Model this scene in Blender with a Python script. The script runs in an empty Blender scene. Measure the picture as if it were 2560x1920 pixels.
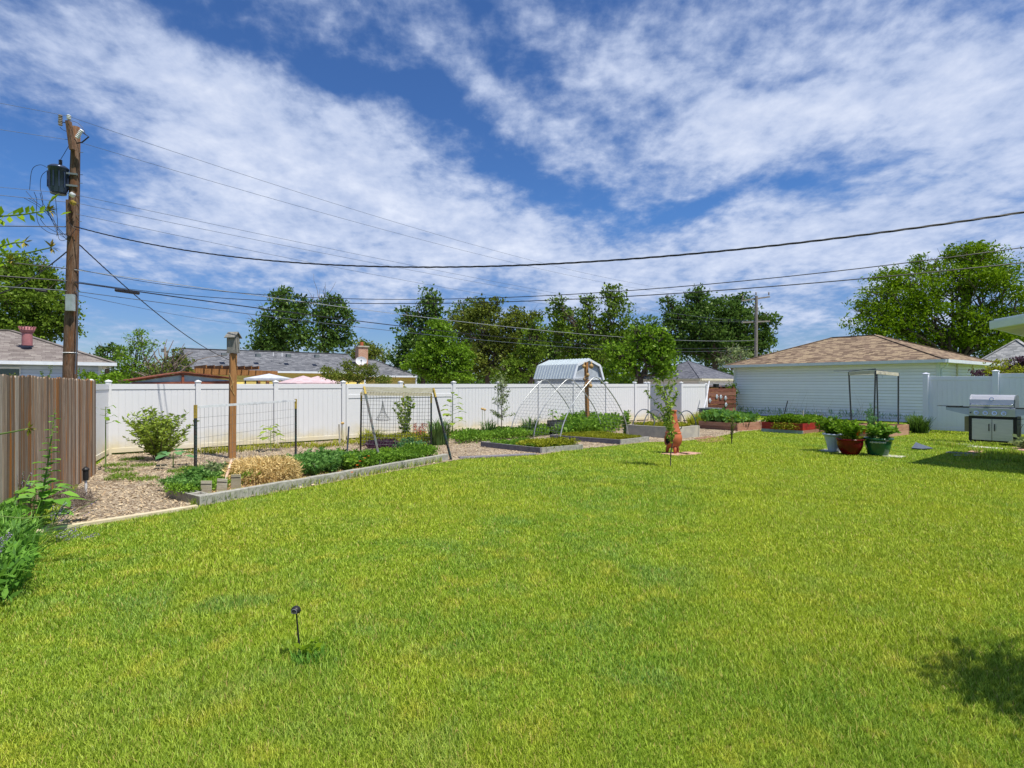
import bpy, math, random
import numpy as np
from mathutils import Vector
random.seed(7); RS = np.random.RandomState(11)
S = bpy.context.scene; COL = S.collection
F = 1420.0; CH = 1.83                      # focal length in photo pixels, eye height
# ---------------------------------------------------------------- camera
cam = bpy.data.objects.new('camera', bpy.data.cameras.new('camera')); COL.objects.link(cam)
cam.location = (0, 0, CH); cam.rotation_euler = (math.radians(90), 0, 0)
cam.data.sensor_width = 36; cam.data.lens = 36*F/2560; cam.data.clip_start = .05; cam.data.clip_end = 3000
S.camera = cam
S.view_settings.view_transform = 'Standard'; S.view_settings.look = 'None'
S.view_settings.exposure = 0.62; S.view_settings.gamma = 1
S.cycles.max_bounces = 6; S.cycles.diffuse_bounces = 3; S.cycles.transparent_max_bounces = 4
# ---------------------------------------------------------------- sun
SUN_EL = math.radians(65); sh = Vector((-.78, .62, 0)).normalized()   # horizontal direction shadows fall
toward = Vector((-sh.x*math.cos(SUN_EL), -sh.y*math.cos(SUN_EL), math.sin(SUN_EL)))
sl = bpy.data.lights.new('sun', 'SUN'); sl.energy = 4.1; sl.angle = math.radians(.55); sl.color = (1, .95, .86)
so = bpy.data.objects.new('sun', sl); COL.objects.link(so); so.rotation_euler = toward.to_track_quat('Z', 'Y').to_euler()
so.location = (0, 0, 30)
# ---------------------------------------------------------------- sky
W = bpy.data.worlds.new('World'); S.world = W; W.use_nodes = True
nt = W.node_tree; nt.nodes.clear()
class NB:                                   # tiny node builder
    def __init__(s, nt): s.nt = nt
    def n(s, t, **k):
        o = s.nt.nodes.new(t)
        for a, b in k.items(): setattr(o, a, b)
        return o
    def put(s, sock, v):
        if isinstance(v, (int, float)): sock.default_value = v
        elif isinstance(v, (tuple, list)): sock.default_value = tuple(v) if len(v) == len(sock.default_value) else tuple(v)+(1,)
        else: s.nt.links.new(v, sock)
    def m(s, op, a, b=0.0, c=None, clamp=False):
        o = s.n('ShaderNodeMath', operation=op, use_clamp=clamp); s.put(o.inputs[0], a); s.put(o.inputs[1], b)
        if c is not None: s.put(o.inputs[2], c)
        return o.outputs[0]
    def v(s, op, a, b):
        o = s.n('ShaderNodeVectorMath', operation=op); s.put(o.inputs[0], a); s.put(o.inputs[1], b); return o.outputs[0]
    def mix(s, f, a, b, mode='MIX'):
        o = s.n('ShaderNodeMix', data_type='RGBA', blend_type=mode); s.put(o.inputs[0], f); s.put(o.inputs[6], a); s.put(o.inputs[7], b)
        return o.outputs[2]
    def noise(s, vec, scale, detail=4, rough=.55, dist=0):
        o = s.n('ShaderNodeTexNoise'); s.put(o.inputs['Vector'], vec); o.inputs['Scale'].default_value = scale
        o.inputs['Detail'].default_value = detail; o.inputs['Roughness'].default_value = rough; o.inputs['Distortion'].default_value = dist
        return o.outputs[0]
    def ramp(s, f, stops, interp='LINEAR'):
        o = s.n('ShaderNodeValToRGB'); s.put(o.inputs[0], f); e = o.color_ramp.elements; o.color_ramp.interpolation = interp
        while len(e) < len(stops): e.new(.5)
        for q, (p, c) in zip(e, stops): q.position = p; q.color = tuple(c)+(1,) if len(c) == 3 else c
        return o.outputs[0]
    def sstep(s, x, a, b):
        o = s.n('ShaderNodeMapRange', interpolation_type='SMOOTHSTEP'); s.put(o.inputs[0], x)
        o.inputs[1].default_value = a; o.inputs[2].default_value = b; return o.outputs[0]
    def xyz(s, a, b, c):
        o = s.n('ShaderNodeCombineXYZ'); s.put(o.inputs[0], a); s.put(o.inputs[1], b); s.put(o.inputs[2], c); return o.outputs[0]
B = NB(nt)
geo = B.n('ShaderNodeTexCoord'); sep = B.n('ShaderNodeSeparateXYZ'); nt.links.new(geo.outputs['Generated'], sep.inputs[0])
dx, dy, dz = sep.outputs
sky = B.n('ShaderNodeTexSky', sky_type='NISHITA', sun_disc=False); sky.sun_elevation = SUN_EL
sky.sun_rotation = math.atan2(toward.x, toward.y); sky.altitude = 1600; sky.air_density = 1.0; sky.dust_density = .4; sky.ozone_density = 2.5
zc = B.m('MAXIMUM', dz, .02)
P2 = B.xyz(B.m('DIVIDE', dx, B.m('ADD', zc, .22)), B.m('DIVIDE', dy, B.m('ADD', zc, .22)), 0.0)   # a flat cloud deck seen from below
yc = B.m('MAXIMUM', dy, .08)
wob = B.noise(P2, 1.1, 3); wob2 = B.noise(B.v('ADD', P2, (7, 3, 1)), 1.3, 3)
U = B.m('ADD', B.m('DIVIDE', dx, yc), B.m('MULTIPLY', B.m('SUBTRACT', wob, .5), .30))
V = B.m('ADD', B.m('DIVIDE', dz, yc), B.m('MULTIPLY', B.m('SUBTRACT', wob2, .5), .22))
def blob(px, py, rx, ry, ang, w):
    u0, v0 = (px-1280)/F, (960-py)/F; c, s_ = math.cos(math.radians(ang)), math.sin(math.radians(ang))
    du = B.m('SUBTRACT', U, u0); dv = B.m('SUBTRACT', V, v0)
    a = B.m('DIVIDE', B.m('ADD', B.m('MULTIPLY', du, c), B.m('MULTIPLY', dv, s_)), rx/F)
    b = B.m('DIVIDE', B.m('SUBTRACT', B.m('MULTIPLY', dv, c), B.m('MULTIPLY', du, s_)), ry/F)
    r2 = B.m('ADD', B.m('MULTIPLY', a, a), B.m('MULTIPLY', b, b))
    return B.m('MULTIPLY', B.m('EXPONENT', B.m('MULTIPLY', r2, -1.0)), w)
cov = None
for bl in [(330, 200, 420, 150, -20, .42), (850, 380, 480, 150, -28, .40), (1050, 520, 420, 110, -12, .34), (600, 470, 330, 120, -10, .24),
           (1230, 260, 210, 60, -38, .30), (1420, 370, 200, 75, -30, .30), (1780, 260, 250, 170, -8, .44), (2080, 170, 300, 90, 5, .30), (2350, 430, 420, 260, 35, .46),
           (1900, 620, 520, 110, 8, .46), (1300, 640, 420, 75, 3, .36), (700, 590, 480, 60, -6, .26), (2450, 200, 260, 160, 20, .34), (1620, 470, 170, 40, 22, .22),
           (1500, 760, 500, 60, 0, .16), (700, 690, 500, 28, -4, .16), (1700, 60, 300, 60, 0, .2), (1990, 760, 110, 60, 0, .12),
           (120, 420, 250, 110, -6, -.36), (700, 120, 330, 70, -20, -.62), (1120, 250, 170, 45, -30, -.34), (1330, 230, 110, 150, 15, -.34), (480, 520, 260, 90, -10, .26), (150, 620, 260, 36, 0, .16), (1380, 480, 380, 55, -8, -.30), (1180, 350, 280, 45, -32, -.36),
           (1740, 500, 300, 42, 18, -.42), (2010, 380, 170, 60, 30, -.14), (1950, 165, 150, 30, 10, -.42), (300, 720, 400, 60, 0, -.22), (800, 810, 600, 70, 0, -.2), (2060, 800, 260, 80, 0, -.22), (1560, 860, 500, 40, 0, -.1)]:
    b_ = blob(*bl); cov = b_ if cov is None else B.m('ADD', cov, b_)
front = B.sstep(dy, .02, .25)
cov = B.m('MULTIPLY', cov, front)
n1 = B.noise(P2, 2.2, 9, .60, .5); n2 = B.noise(B.v('MULTIPLY', P2, (1.0, .8, 1)), 9.0, 8, .60, .15)
n3 = B.noise(B.v('MULTIPLY', P2, (1.0, .9, 1)), 24.0, 5, .55, .1)
nn = B.m('ADD', B.m('ADD', B.m('MULTIPLY', n1, .46), B.m('MULTIPLY', n2, .38)), B.m('MULTIPLY', n3, .16))
dens = B.m('ADD', B.m('MULTIPLY', B.m('SUBTRACT', nn, .5), 3.1), B.m('ADD', cov, -.02))
mask = B.m('MULTIPLY', B.sstep(dens, -.34, .50), .90)
skyc = B.n('ShaderNodeHueSaturation'); skyc.inputs['Hue'].default_value = .518; skyc.inputs['Saturation'].default_value = 1.06; skyc.inputs['Value'].default_value = 1.16
nt.links.new(sky.outputs[0], skyc.inputs['Color'])
cshade = B.ramp(B.m('ADD', B.m('MULTIPLY', nn, .8), B.m('MULTIPLY', dens, .30)), [(.30, (2.7, 3.5, 5.3)), (.55, (4.3, 4.95, 6.5)), (.82, (6.3, 6.7, 7.7))])
tint = B.ramp(B.m('MULTIPLY', zc, 2.0), [(.06, (.40, .46, .54)), (.22, (.42, .56, .67)), (.55, (.45, .76, .88)), (1, (.45, .76, .88))])
skyt = B.mix(1.0, skyc.outputs[0], tint, 'MULTIPLY')
full = B.mix(mask, skyt, cshade)
bg = B.n('ShaderNodeBackground'); nt.links.new(full, bg.inputs[0]); bg.inputs[1].default_value = .088
out = B.n('ShaderNodeOutputWorld'); nt.links.new(bg.outputs[0], out.inputs[0])
# ---------------------------------------------------------------- helpers
def G(px, py, h=0.0):                       # pixel of the photo on the ground plane (or a plane h above it) -> place in the yard
    Z = (CH-h)*F/(py-960.0); return Vector(((px-1280)*Z/F, Z, h))
def P(px, py, Z): return Vector(((px-1280)*Z/F, Z, CH+(960-py)*Z/F))
D1 = Vector((.773, .635, 0)).normalized(); D2 = Vector((-D1.y, D1.x, 0)); UP = Vector((0, 0, 1))
ORG = {}
class MB:
    def __init__(s): s.v = []; s.f = []; s.r = []; s.cur = .5
    def rnd(s, v=None): s.cur = random.random() if v is None else v; return s
    def poly(s, pts):
        i = len(s.v); s.v += [tuple(p) for p in pts]; s.f.append(tuple(range(i, i+len(pts)))); s.r.append(s.cur); return s
    def obox(s, o, a, b, c):                # oriented box from a corner and three edge vectors
        o, a, b, c = map(Vector, (o, a, b, c)); p = [o, o+a, o+a+b, o+b, o+c, o+a+c, o+a+b+c, o+b+c]
        if a.cross(b).dot(c) < 0: p = [p[0], p[3], p[2], p[1], p[4], p[7], p[6], p[5]]
        i = len(s.v); s.v += [tuple(q) for q in p]
        for f in ((0, 3, 2, 1), (4, 5, 6, 7), (0, 1, 5, 4), (1, 2, 6, 5), (2, 3, 7, 6), (3, 0, 4, 7)): s.f.append(tuple(i+k for k in f)); s.r.append(s.cur)
        return s
    def box(s, c, ax, w, d, h, up=None):    # c centre of the base, ax width direction
        ax = Vector(ax).normalized(); up = Vector(up).normalized() if up else UP; ay = up.cross(ax).normalized()
        return s.obox(Vector(c)-ax*w/2-ay*d/2, ax*w, ay*d, up*h)
    def bar(s, a, b, w, t, side=None):      # rectangular bar from a to b
        a, b = Vector(a), Vector(b); d = b-a; u = d.cross(UP) if side is None else Vector(side)
        if u.length < 1e-4: u = Vector((1, 0, 0))
        u = (u-d*(u.dot(d)/d.dot(d))).normalized(); n = d.cross(u).normalized()
        return s.obox(a-u*w/2-n*t/2, u*w, n*t, d)
    def tube(s, pts, r, n=8, cap=True):
        pts = [Vector(p) for p in pts]; m = len(pts); rr = r if isinstance(r, (list, tuple)) else [r]*m
        i0 = len(s.v); ref = None
        for k, p in enumerate(pts):
            d = (pts[min(k+1, m-1)]-pts[max(k-1, 0)])
            if d.length < 1e-9: d = Vector((0, 0, 1))
            d.normalize()
            if ref is None: ref = d.orthogonal().normalized()
            ref = ref-d*ref.dot(d)
            ref = ref.normalized() if ref.length > 1e-6 else d.orthogonal().normalized()
            bi = d.cross(ref)
            for j in range(n):
                a = 2*math.pi*j/n; s.v.append(tuple(p+(ref*math.cos(a)+bi*math.sin(a))*rr[k]))
        for k in range(m-1):
            for j in range(n):
                s.f.append((i0+k*n+j, i0+k*n+(j+1) % n, i0+(k+1)*n+(j+1) % n, i0+(k+1)*n+j)); s.r.append(s.cur)
        if cap and n > 2:
            s.f.append(tuple(i0+j for j in reversed(range(n)))); s.r.append(s.cur)
            s.f.append(tuple(i0+(m-1)*n+j for j in range(n))); s.r.append(s.cur)
        return s
    def lathe(s, c, prof, n=28, skip=None, sx=1, sy=1):
        c = Vector(c); i0 = len(s.v)
        for (r, z) in prof:
            for j in range(n):
                a = 2*math.pi*j/n; s.v.append((c.x+r*math.cos(a)*sx, c.y+r*math.sin(a)*sy, c.z+z))
        for k in range(len(prof)-1):
            for j in range(n):
                if skip and skip(k, j): continue
                s.f.append((i0+k*n+j, i0+k*n+(j+1) % n, i0+(k+1)*n+(j+1) % n, i0+(k+1)*n+j)); s.r.append(s.cur)
        return s
    def ball(s, c, rx, ry=None, rz=None, n=10, m=7):
        ry = ry or rx; rz = rz or rx
        return s.lathe(c, [(max(1e-4, math.sin(math.pi*k/m))*rx, -math.cos(math.pi*k/m)*rz) for k in range(m+1)], n, None, 1, ry/rx)
    def leaf(s, p, d, w, l, side=None, drop=0.0):   # a bent leaf of two quads
        p, d = Vector(p), Vector(d).normalized(); sd = Vector(side) if side is not None else d.cross(UP)
        if sd.length < 1e-4: sd = Vector((1, 0, 0))
        sd.normalize(); q1 = p+d*l*.5; q2 = p+d*l+Vector((0, 0, -drop*l)); n = sd.cross(d)*l*.06
        i = len(s.v); s.v += [tuple(p), tuple(q1+sd*w/2+n), tuple(q2), tuple(q1-sd*w/2+n), tuple(q1)]
        s.f += [(i, i+1, i+2, i+4), (i, i+4, i+2, i+3)]; s.r += [s.cur]*2; return s
    def build(s, name, mat, parent=None, loc=None, smooth=False, bevel=0):
        return mkmesh(name, np.array(s.v, dtype=np.float64).reshape(-1, 3), s.f, np.array(s.r, dtype=np.float32), mat, parent, loc, smooth, bevel)
def mkmesh(name, V_, F_, R_, mat, parent, loc, smooth=False, bevel=0):
    if parent is not None: org = ORG[parent.as_pointer()]
    elif loc is not None: org = Vector(loc)
    else:
        mn, mx = V_.min(0), V_.max(0); org = Vector(((mn[0]+mx[0])/2, (mn[1]+mx[1])/2, mn[2]))
    me = bpy.data.meshes.new(name); V_ = V_-np.array(org)
    if isinstance(F_, np.ndarray):          # all faces of k corners
        k = F_.shape[1]; nf = len(F_)
        me.vertices.add(len(V_)); me.vertices.foreach_set('co', V_.astype(np.float32).ravel())
        me.loops.add(nf*k); me.loops.foreach_set('vertex_index', F_.astype(np.int32).ravel())
        me.polygons.add(nf); me.polygons.foreach_set('loop_start', np.arange(0, nf*k, k, dtype=np.int32))
        me.update(calc_edges=True)
    else:
        me.from_pydata([tuple(p) for p in V_], [], F_); me.update()
        uv = me.uv_layers.new(name='UVMap'); buf = np.zeros(len(me.loops)*2, np.float32)
        for p in me.polygons:               # metric box mapping: u along the level line of the face, v up the slope
            n = p.normal; u = UP.cross(n)
            u = Vector((1, 0, 0)) if u.length < .05 else u.normalized()
            w = n.cross(u)
            for li in p.loop_indices:
                c = me.vertices[me.loops[li].vertex_index].co+org; buf[2*li] = c.dot(u); buf[2*li+1] = c.dot(w)
        uv.data.foreach_set('uv', buf)
    a = me.attributes.new('rnd', 'FLOAT', 'FACE'); a.data.foreach_set('value', R_)
    for m_ in (mat if isinstance(mat, (list, tuple)) else [mat]): me.materials.append(m_)
    if smooth: me.polygons.foreach_set('use_smooth', [True]*len(me.polygons))
    o = bpy.data.objects.new(name, me); COL.objects.link(o); ORG[o.as_pointer()] = org
    if parent is not None: o.parent = parent
    else: o.location = org
    if bevel:
        b = o.modifiers.new('bevel', 'BEVEL'); b.width = bevel; b.segments = 2; b.limit_method = 'ANGLE'
    return o
def thing(name, label, cat, loc, group=None):
    o = bpy.data.objects.new(name, None); COL.objects.link(o); o.location = loc; o.empty_display_size = .2
    o['label'] = label; o['category'] = cat; ORG[o.as_pointer()] = Vector(loc)
    if group: o['group'] = group
    return o
def tag(o, label, cat, group=None, kind=None):
    o['label'] = label; o['category'] = cat
    if group: o['group'] = group
    if kind: o['kind'] = kind
    return o
def struct(o): o['kind'] = 'structure'; return o
# ---- leaves in bulk
def leafcloud(name, pts, size, mat, parent=None, loc=None, asp=.55, dirs=None, spread=1.0, shade=None, jit=.75):
    n = len(pts); pts = np.asarray(pts, dtype=np.float64)
    d = RS.normal(size=(n, 3))*spread
    if dirs is not None: d = d+dirs
    d /= np.linalg.norm(d, axis=1)[:, None]+1e-9
    q = RS.normal(size=(n, 3)); q[:, 2] *= .6; s_ = np.cross(d, q); s_ /= np.linalg.norm(s_, axis=1)[:, None]+1e-9
    L = (size*(1-jit/2+jit*RS.rand(n)))[:, None]; Wd = L*asp; nn_ = np.cross(s_, d)
    v = np.stack([pts, pts+d*L*.5+s_*Wd*.5+nn_*L*.08, pts+d*L, pts+d*L*.5-s_*Wd*.5+nn_*L*.08], 1).reshape(-1, 3)
    f = np.arange(4*n).reshape(n, 4)
    r = RS.rand(n) if shade is None else np.clip(shade+RS.normal(size=n)*.18, 0, 1)
    return mkmesh(name, v, f, r.astype(np.float32), mat, parent, loc)
def merge(a, b): return np.concatenate([a, b])
def clumps(blobs, size, dens=1.0, per=26, csz=.16, hollow=.38):
    """blobs: (cx,cy,cz,rx,ry,rz); returns leaf points, shade per leaf, clump centres"""
    P_ = []; S_ = []; C_ = []
    for (cx, cy, cz, rx, ry, rz) in blobs:
        area = 4*math.pi*((rx*ry+ry*rz+rx*rz)/3); nc = max(6, int(dens*area/(size*size)/per*2.8))
        d = RS.normal(size=(nc, 3)); d /= np.linalg.norm(d, axis=1)[:, None]
        rad = (hollow+(1-hollow)*RS.rand(nc)**.5)*(.86+.22*np.sin(d[:, 0]*7+cx)*np.sin(d[:, 2]*6+cz*1.7))
        c = d*rad[:, None]*np.array([rx, ry, rz])+np.array([cx, cy, cz]); sz = csz*(rx*ry*rz)**(1/3.)
        sz = max(min(sz, size*4.5), size*1.2)
        k = np.repeat(np.arange(nc), per)
        off = np.clip(RS.normal(size=(nc*per, 3)), -1.5, 1.5)*sz*np.array([1, 1, .48])*(.6+.8*RS.rand(nc))[k][:, None]
        P_.append(c[k]+off); S_.append(np.clip(RS.rand(nc)*.8+.1, 0, 1)[k]); C_.append(c)
    return np.concatenate(P_), np.concatenate(S_), np.concatenate(C_)
# ---------------------------------------------------------------- materials
def newmat(name):
    m = bpy.data.materials.new(name); m.use_nodes = True; m.node_tree.nodes.clear()
    b = NB(m.node_tree); o = b.n('ShaderNodeOutputMaterial'); return m, b, o
def principled(b, o, col, rough=.6, metal=0, bump=None, bstr=.3, bdist=.01, spec=.3):
    p = b.n('ShaderNodeBsdfPrincipled'); b.put(p.inputs['Base Color'], col); b.put(p.inputs['Roughness'], rough); b.put(p.inputs['Metallic'], metal)
    p.inputs['Specular IOR Level'].default_value = spec
    if bump is not None:
        q = b.n('ShaderNodeBump'); b.put(q.inputs['Height'], bump); q.inputs['Strength'].default_value = bstr; q.inputs['Distance'].default_value = bdist
        b.nt.links.new(q.outputs[0], p.inputs['Normal'])
    b.nt.links.new(p.outputs[0], o.inputs[0]); return p
def attr(b, n='rnd'): return b.n('ShaderNodeAttribute', attribute_name=n).outputs['Fac']
def objc(b): return b.n('ShaderNodeNewGeometry').outputs['Position']
def uvc(b): return b.n('ShaderNodeTexCoord').outputs['UV']
def plain(name, c1, c2=None, scale=8, rough=.6, metal=0, bstr=.15, bscale=60, spec=.3, stretch=(1, 1, 1)):
    m, b, o = newmat(name); c2 = c2 or tuple(x*.78 for x in c1); pos = b.v('MULTIPLY', objc(b), stretch)
    f = b.sstep(b.noise(pos, scale, 5, .6), .32, .68); col = b.mix(f, c2, c1)
    col = b.mix(b.m('MULTIPLY', attr(b), .22), col, tuple(x*.5 for x in c1))
    principled(b, o, col, rough, metal, b.noise(pos, bscale, 3), bstr, .004, spec); return m
def leafmat(name, dark, light, trans=.35, gloss=.012, patch=None):
    m, b, o = newmat(name); r = attr(b)
    col = b.mix(r, dark, light); n = b.noise(objc(b), .9 if patch is None else patch, 3)
    col = b.mix(b.sstep(n, .35, .7), col, b.mix(.5, col, tuple(x*1.25 for x in light)))
    d = b.n('ShaderNodeBsdfDiffuse'); b.put(d.inputs[0], col); t = b.n('ShaderNodeBsdfTranslucent'); b.put(t.inputs[0], b.mix(.4, col, (light[0]*1.3, light[1]*1.3, light[2]*.7)))
    mx = b.n('ShaderNodeMixShader'); mx.inputs[0].default_value = trans; b.nt.links.new(d.outputs[0], mx.inputs[1]); b.nt.links.new(t.outputs[0], mx.inputs[2])
    g = b.n('ShaderNodeBsdfGlossy'); g.inputs['Roughness'].default_value = .38; g.inputs[0].default_value = (.8, .9, .5, 1)
    m2 = b.n('ShaderNodeMixShader'); m2.inputs[0].default_value = gloss; b.nt.links.new(mx.outputs[0], m2.inputs[1]); b.nt.links.new(g.outputs[0], m2.inputs[2])
    b.nt.links.new(m2.outputs[0], o.inputs[0]); return m
def grassmat():
    m, b, o = newmat('grass blades'); pos = objc(b); r = attr(b)
    n1 = b.noise(pos, .55, 4, .6, .4); n2 = b.noise(pos, 2.6, 4, .62); n3 = b.noise(b.v('ADD', pos, (9, 4, 0)), 1.1, 3, .6, .3)
    c = b.mix(b.sstep(n1, .38, .64), (.19, .42, .024), (.43, .57, .018))
    c = b.mix(b.sstep(n2, .50, .68), c, (.66, .66, .06)); c = b.mix(b.m('MULTIPLY', b.sstep(n3, .50, .70), .85), c, (.17, .40, .085)); c = b.mix(b.m('MULTIPLY', b.sstep(b.noise(b.v('ADD', pos, (3, 8, 1)), .16, 3), .42, .58), .55), c, (.62, .66, .02))
    c = b.mix(b.sstep(r, .05, .95), b.mix(.62, c, (.02, .06, .004)), b.mix(.42, c, (.66, .76, .15)))
    c = b.mix(b.sstep(r, .93, .95), c, (.50, .40, .13))
    d = b.n('ShaderNodeBsdfDiffuse'); b.put(d.inputs[0], c); t = b.n('ShaderNodeBsdfTranslucent'); b.put(t.inputs[0], b.mix(.3, c, (.45, .52, .02)))
    mx = b.n('ShaderNodeMixShader'); mx.inputs[0].default_value = .30; b.nt.links.new(d.outputs[0], mx.inputs[1]); b.nt.links.new(t.outputs[0], mx.inputs[2])
    g = b.n('ShaderNodeBsdfGlossy'); g.inputs['Roughness'].default_value = .4; m2 = b.n('ShaderNodeMixShader'); m2.inputs[0].default_value = .012
    b.nt.links.new(mx.outputs[0], m2.inputs[1]); b.nt.links.new(g.outputs[0], m2.inputs[2]); b.nt.links.new(m2.outputs[0], o.inputs[0]); return m
def groundmat():
    m, b, o = newmat('lawn soil'); pos = objc(b)
    c = b.mix(b.sstep(b.noise(pos, 1.4, 5), .35, .65), (.12, .20, .012), (.20, .27, .016))
    c = b.mix(b.m('MULTIPLY', b.sstep(b.noise(pos, 38, 4, .7), .4, .7), .6), c, (.06, .09, .014)); c = b.mix(b.sstep(b.noise(pos, 5, 4), .6, .75), c, (.20, .17, .05))
    principled(b, o, c, .9, 0, b.noise(pos, 40, 5), .8, .02, .1); return m
def mulchmat(name, cs, dark):
    m, b, o = newmat(name); pos = objc(b)
    vo = b.n('ShaderNodeTexVoronoi'); b.put(vo.inputs['Vector'], b.v('ADD', b.v('MULTIPLY', pos, (1, 1.0, 1)), b.xyz(b.m('MULTIPLY', b.noise(pos, 14, 2), .12), 0.0, 0.0))); vo.inputs['Scale'].default_value = 42
    sp = b.n('ShaderNodeSeparateColor'); b.nt.links.new(vo.outputs['Color'], sp.inputs[0])
    c = b.ramp(sp.outputs[0], [(0, dark), (.35, cs[0]), (.65, cs[1]), (1, cs[2])]); c = b.mix(b.sstep(b.noise(pos, 1.3, 5), .4, .7), c, b.mix(.45, c, dark))
    principled(b, o, c, .9, 0, vo.outputs['Distance'], .9, .02, .1); return m
def shingle(name, cols, w=.32, h=.14):
    m, b, o = newmat(name); br = b.n('ShaderNodeTexBrick'); b.put(br.inputs['Vector'], uvc(b)); br.offset = .37; br.offset_frequency = 2; br.squash = .8; br.squash_frequency = 3
    for k, v in (('Scale', 1), ('Brick Width', w), ('Row Height', h), ('Mortar Size', .006), ('Mortar Smooth', .3), ('Bias', 0)): br.inputs[k].default_value = v
    br.inputs['Color1'].default_value = (0, 0, 0, 1); br.inputs['Color2'].default_value = (1, 1, 1, 1); br.inputs['Mortar'].default_value = (.5, .5, .5, 1)
    n = b.noise(uvc(b), 7, 4, .7); f = b.m('ADD', b.m('MULTIPLY', br.outputs['Color'], .7), b.m('MULTIPLY', n, .3))
    c = b.ramp(f, [(.1, cols[0]), (.45, cols[1]), (.8, cols[2])]); c = b.mix(b.m('MULTIPLY', br.outputs['Fac'], .6), c, tuple(x*.25 for x in cols[0]))
    c = b.mix(b.m('MULTIPLY', b.sstep(b.noise(objc(b), 160, 2), .4, .6), .2), c, cols[2])
    principled(b, o, c, .9, 0, b.m('SUBTRACT', 1.0, br.outputs['Fac']), .5, .01, .15); return m
def brickmat():
    m, b, o = newmat('brick'); br = b.n('ShaderNodeTexBrick'); b.put(br.inputs['Vector'], uvc(b))
    for k, v in (('Scale', 1), ('Brick Width', .22), ('Row Height', .075), ('Mortar Size', .01)): br.inputs[k].default_value = v
    br.inputs['Color1'].default_value = (.36, .13, .05, 1); br.inputs['Color2'].default_value = (.46, .22, .11, 1); br.inputs['Mortar'].default_value = (.5, .45, .4, 1)
    principled(b, o, br.outputs['Color'], .85, 0, br.outputs['Fac'], .4, -.01); return m
def woodmat(name, cols, stretch, scale=3, rough=.85, knot=.5, streak=None):
    m, b, o = newmat(name); pos = b.v('MULTIPLY', b.v('ADD', objc(b), b.xyz(b.m('MULTIPLY', attr(b), 37.0), b.m('MULTIPLY', attr(b), 11.0), b.m('MULTIPLY', attr(b), 5.0))), stretch)
    n = b.noise(pos, scale, 6, .68, .6); n2 = b.noise(pos, scale*5, 4, .7)
    f = b.m('ADD', b.m('MULTIPLY', n, .65), b.m('MULTIPLY', n2, .35)); c = b.ramp(f, [(.30, cols[0]), (.45, cols[1]), (.58, cols[2]), (.72, cols[3])])
    if streak: c = b.mix(b.m('MULTIPLY', b.sstep(b.noise(b.v('ADD', pos, (31, 17, 3)), scale*.45, 4, .6, .4), .50, .62), b.m('MULTIPLY', b.sstep(attr(b), .25, .6), .85)), c, b.mix(n2, streak, tuple(x*.45 for x in streak)))
    c = b.mix(b.m('MULTIPLY', b.sstep(attr(b), .45, 1.0), .55), c, cols[0]); c = b.mix(b.m('MULTIPLY', b.sstep(attr(b), .45, .0), .35), c, cols[3])
    principled(b, o, c, rough, 0, n2, .5, .006, .2); return m
def vinylmat(name, c=(.80, .80, .80), low_tint=.6):
    m, b, o = newmat(name); pos = objc(b); sp = b.n('ShaderNodeSeparateXYZ'); b.nt.links.new(pos, sp.inputs[0])
    n = b.noise(pos, 1.6, 5, .65); low = b.m('MULTIPLY', b.sstep(b.m('ADD', sp.outputs[2], b.m('MULTIPLY', n, -.9)), .12, -.45), low_tint)  # yellower towards the ground
    col = b.mix(low, c, (.62, .55, .36)); col = b.mix(b.m('MULTIPLY', b.sstep(b.noise(b.v('MULTIPLY', pos, (4, 4, .5)), 3, 4), .5, .75), .12), col, (.55, .54, .50))
    principled(b, o, col, .38, 0, n, .02, .01, .4); return m
M = {}
M['grass'] = grassmat(); M['soil'] = groundmat()
M['mulch'] = mulchmat('mulch', ((.25, .18, .12), (.40, .32, .22), (.60, .53, .40)), (.10, .07, .05))
M['chip'] = plain('wood chip', (.60, .49, .32), (.32, .22, .13), 9, .9)
M['earth'] = plain('bare earth', (.30, .17, .10), (.18, .10, .06), 9, .95)
M['vinyl'] = vinylmat('white vinyl', (.66, .665, .67), .9); M['vinyl2'] = vinylmat('white vinyl cool', (.76, .77, .88), .15)  # second vinyl has the bluish shade of the right run in its colour
M['oldwood'] = woodmat('weathered cedar', ((.055, .035, .025), (.20, .14, .10), (.37, .29, .22), (.60, .54, .47)), (11, 11, .30), 3.8, .85, .5, (.75, .27, .02))
M['post'] = woodmat('orange stained post', ((.08, .035, .015), (.20, .085, .03), (.32, .15, .05), (.42, .24, .10)), (9, 9, .5), 3)
M['cedar'] = woodmat('cedar board', ((.17, .07, .045), (.34, .17, .11), (.46, .27, .18), (.58, .38, .27)), (1.5, 1.5, 14), 2.4)
M['redwood'] = plain('red painted board', (.38, .025, .02), (.24, .02, .018), 6, .5)
M['bluewood'] = plain('grey blue board', (.33, .40, .43), (.22, .28, .32), 6, .8)
M['polewood'] = woodmat('creosoted pole', ((.02, .012, .008), (.085, .05, .032), (.17, .11, .075), (.27, .19, .13)), (7, 7, .9), 3.6, .9, .5, (.20, .085, .035))
M['farpole'] = plain('grey pole', (.30, .27, .24), (.20, .18, .16), 5, .9)
M['greywood'] = woodmat('grey wood', ((.26, .24, .20), (.40, .37, .31), (.52, .49, .42), (.64, .61, .52)), (6, 6, .6), 3)
M['lath'] = woodmat('old lath', ((.26, .22, .13), (.42, .38, .27), (.56, .52, .42), (.66, .62, .52)), (1.2, 1.2, 9), 4)
M['greyold'] = woodmat('old grey wood', ((.07, .065, .055), (.17, .16, .14), (.27, .26, .23), (.40, .38, .34)), (7, 7, 1.2), 4)
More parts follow.
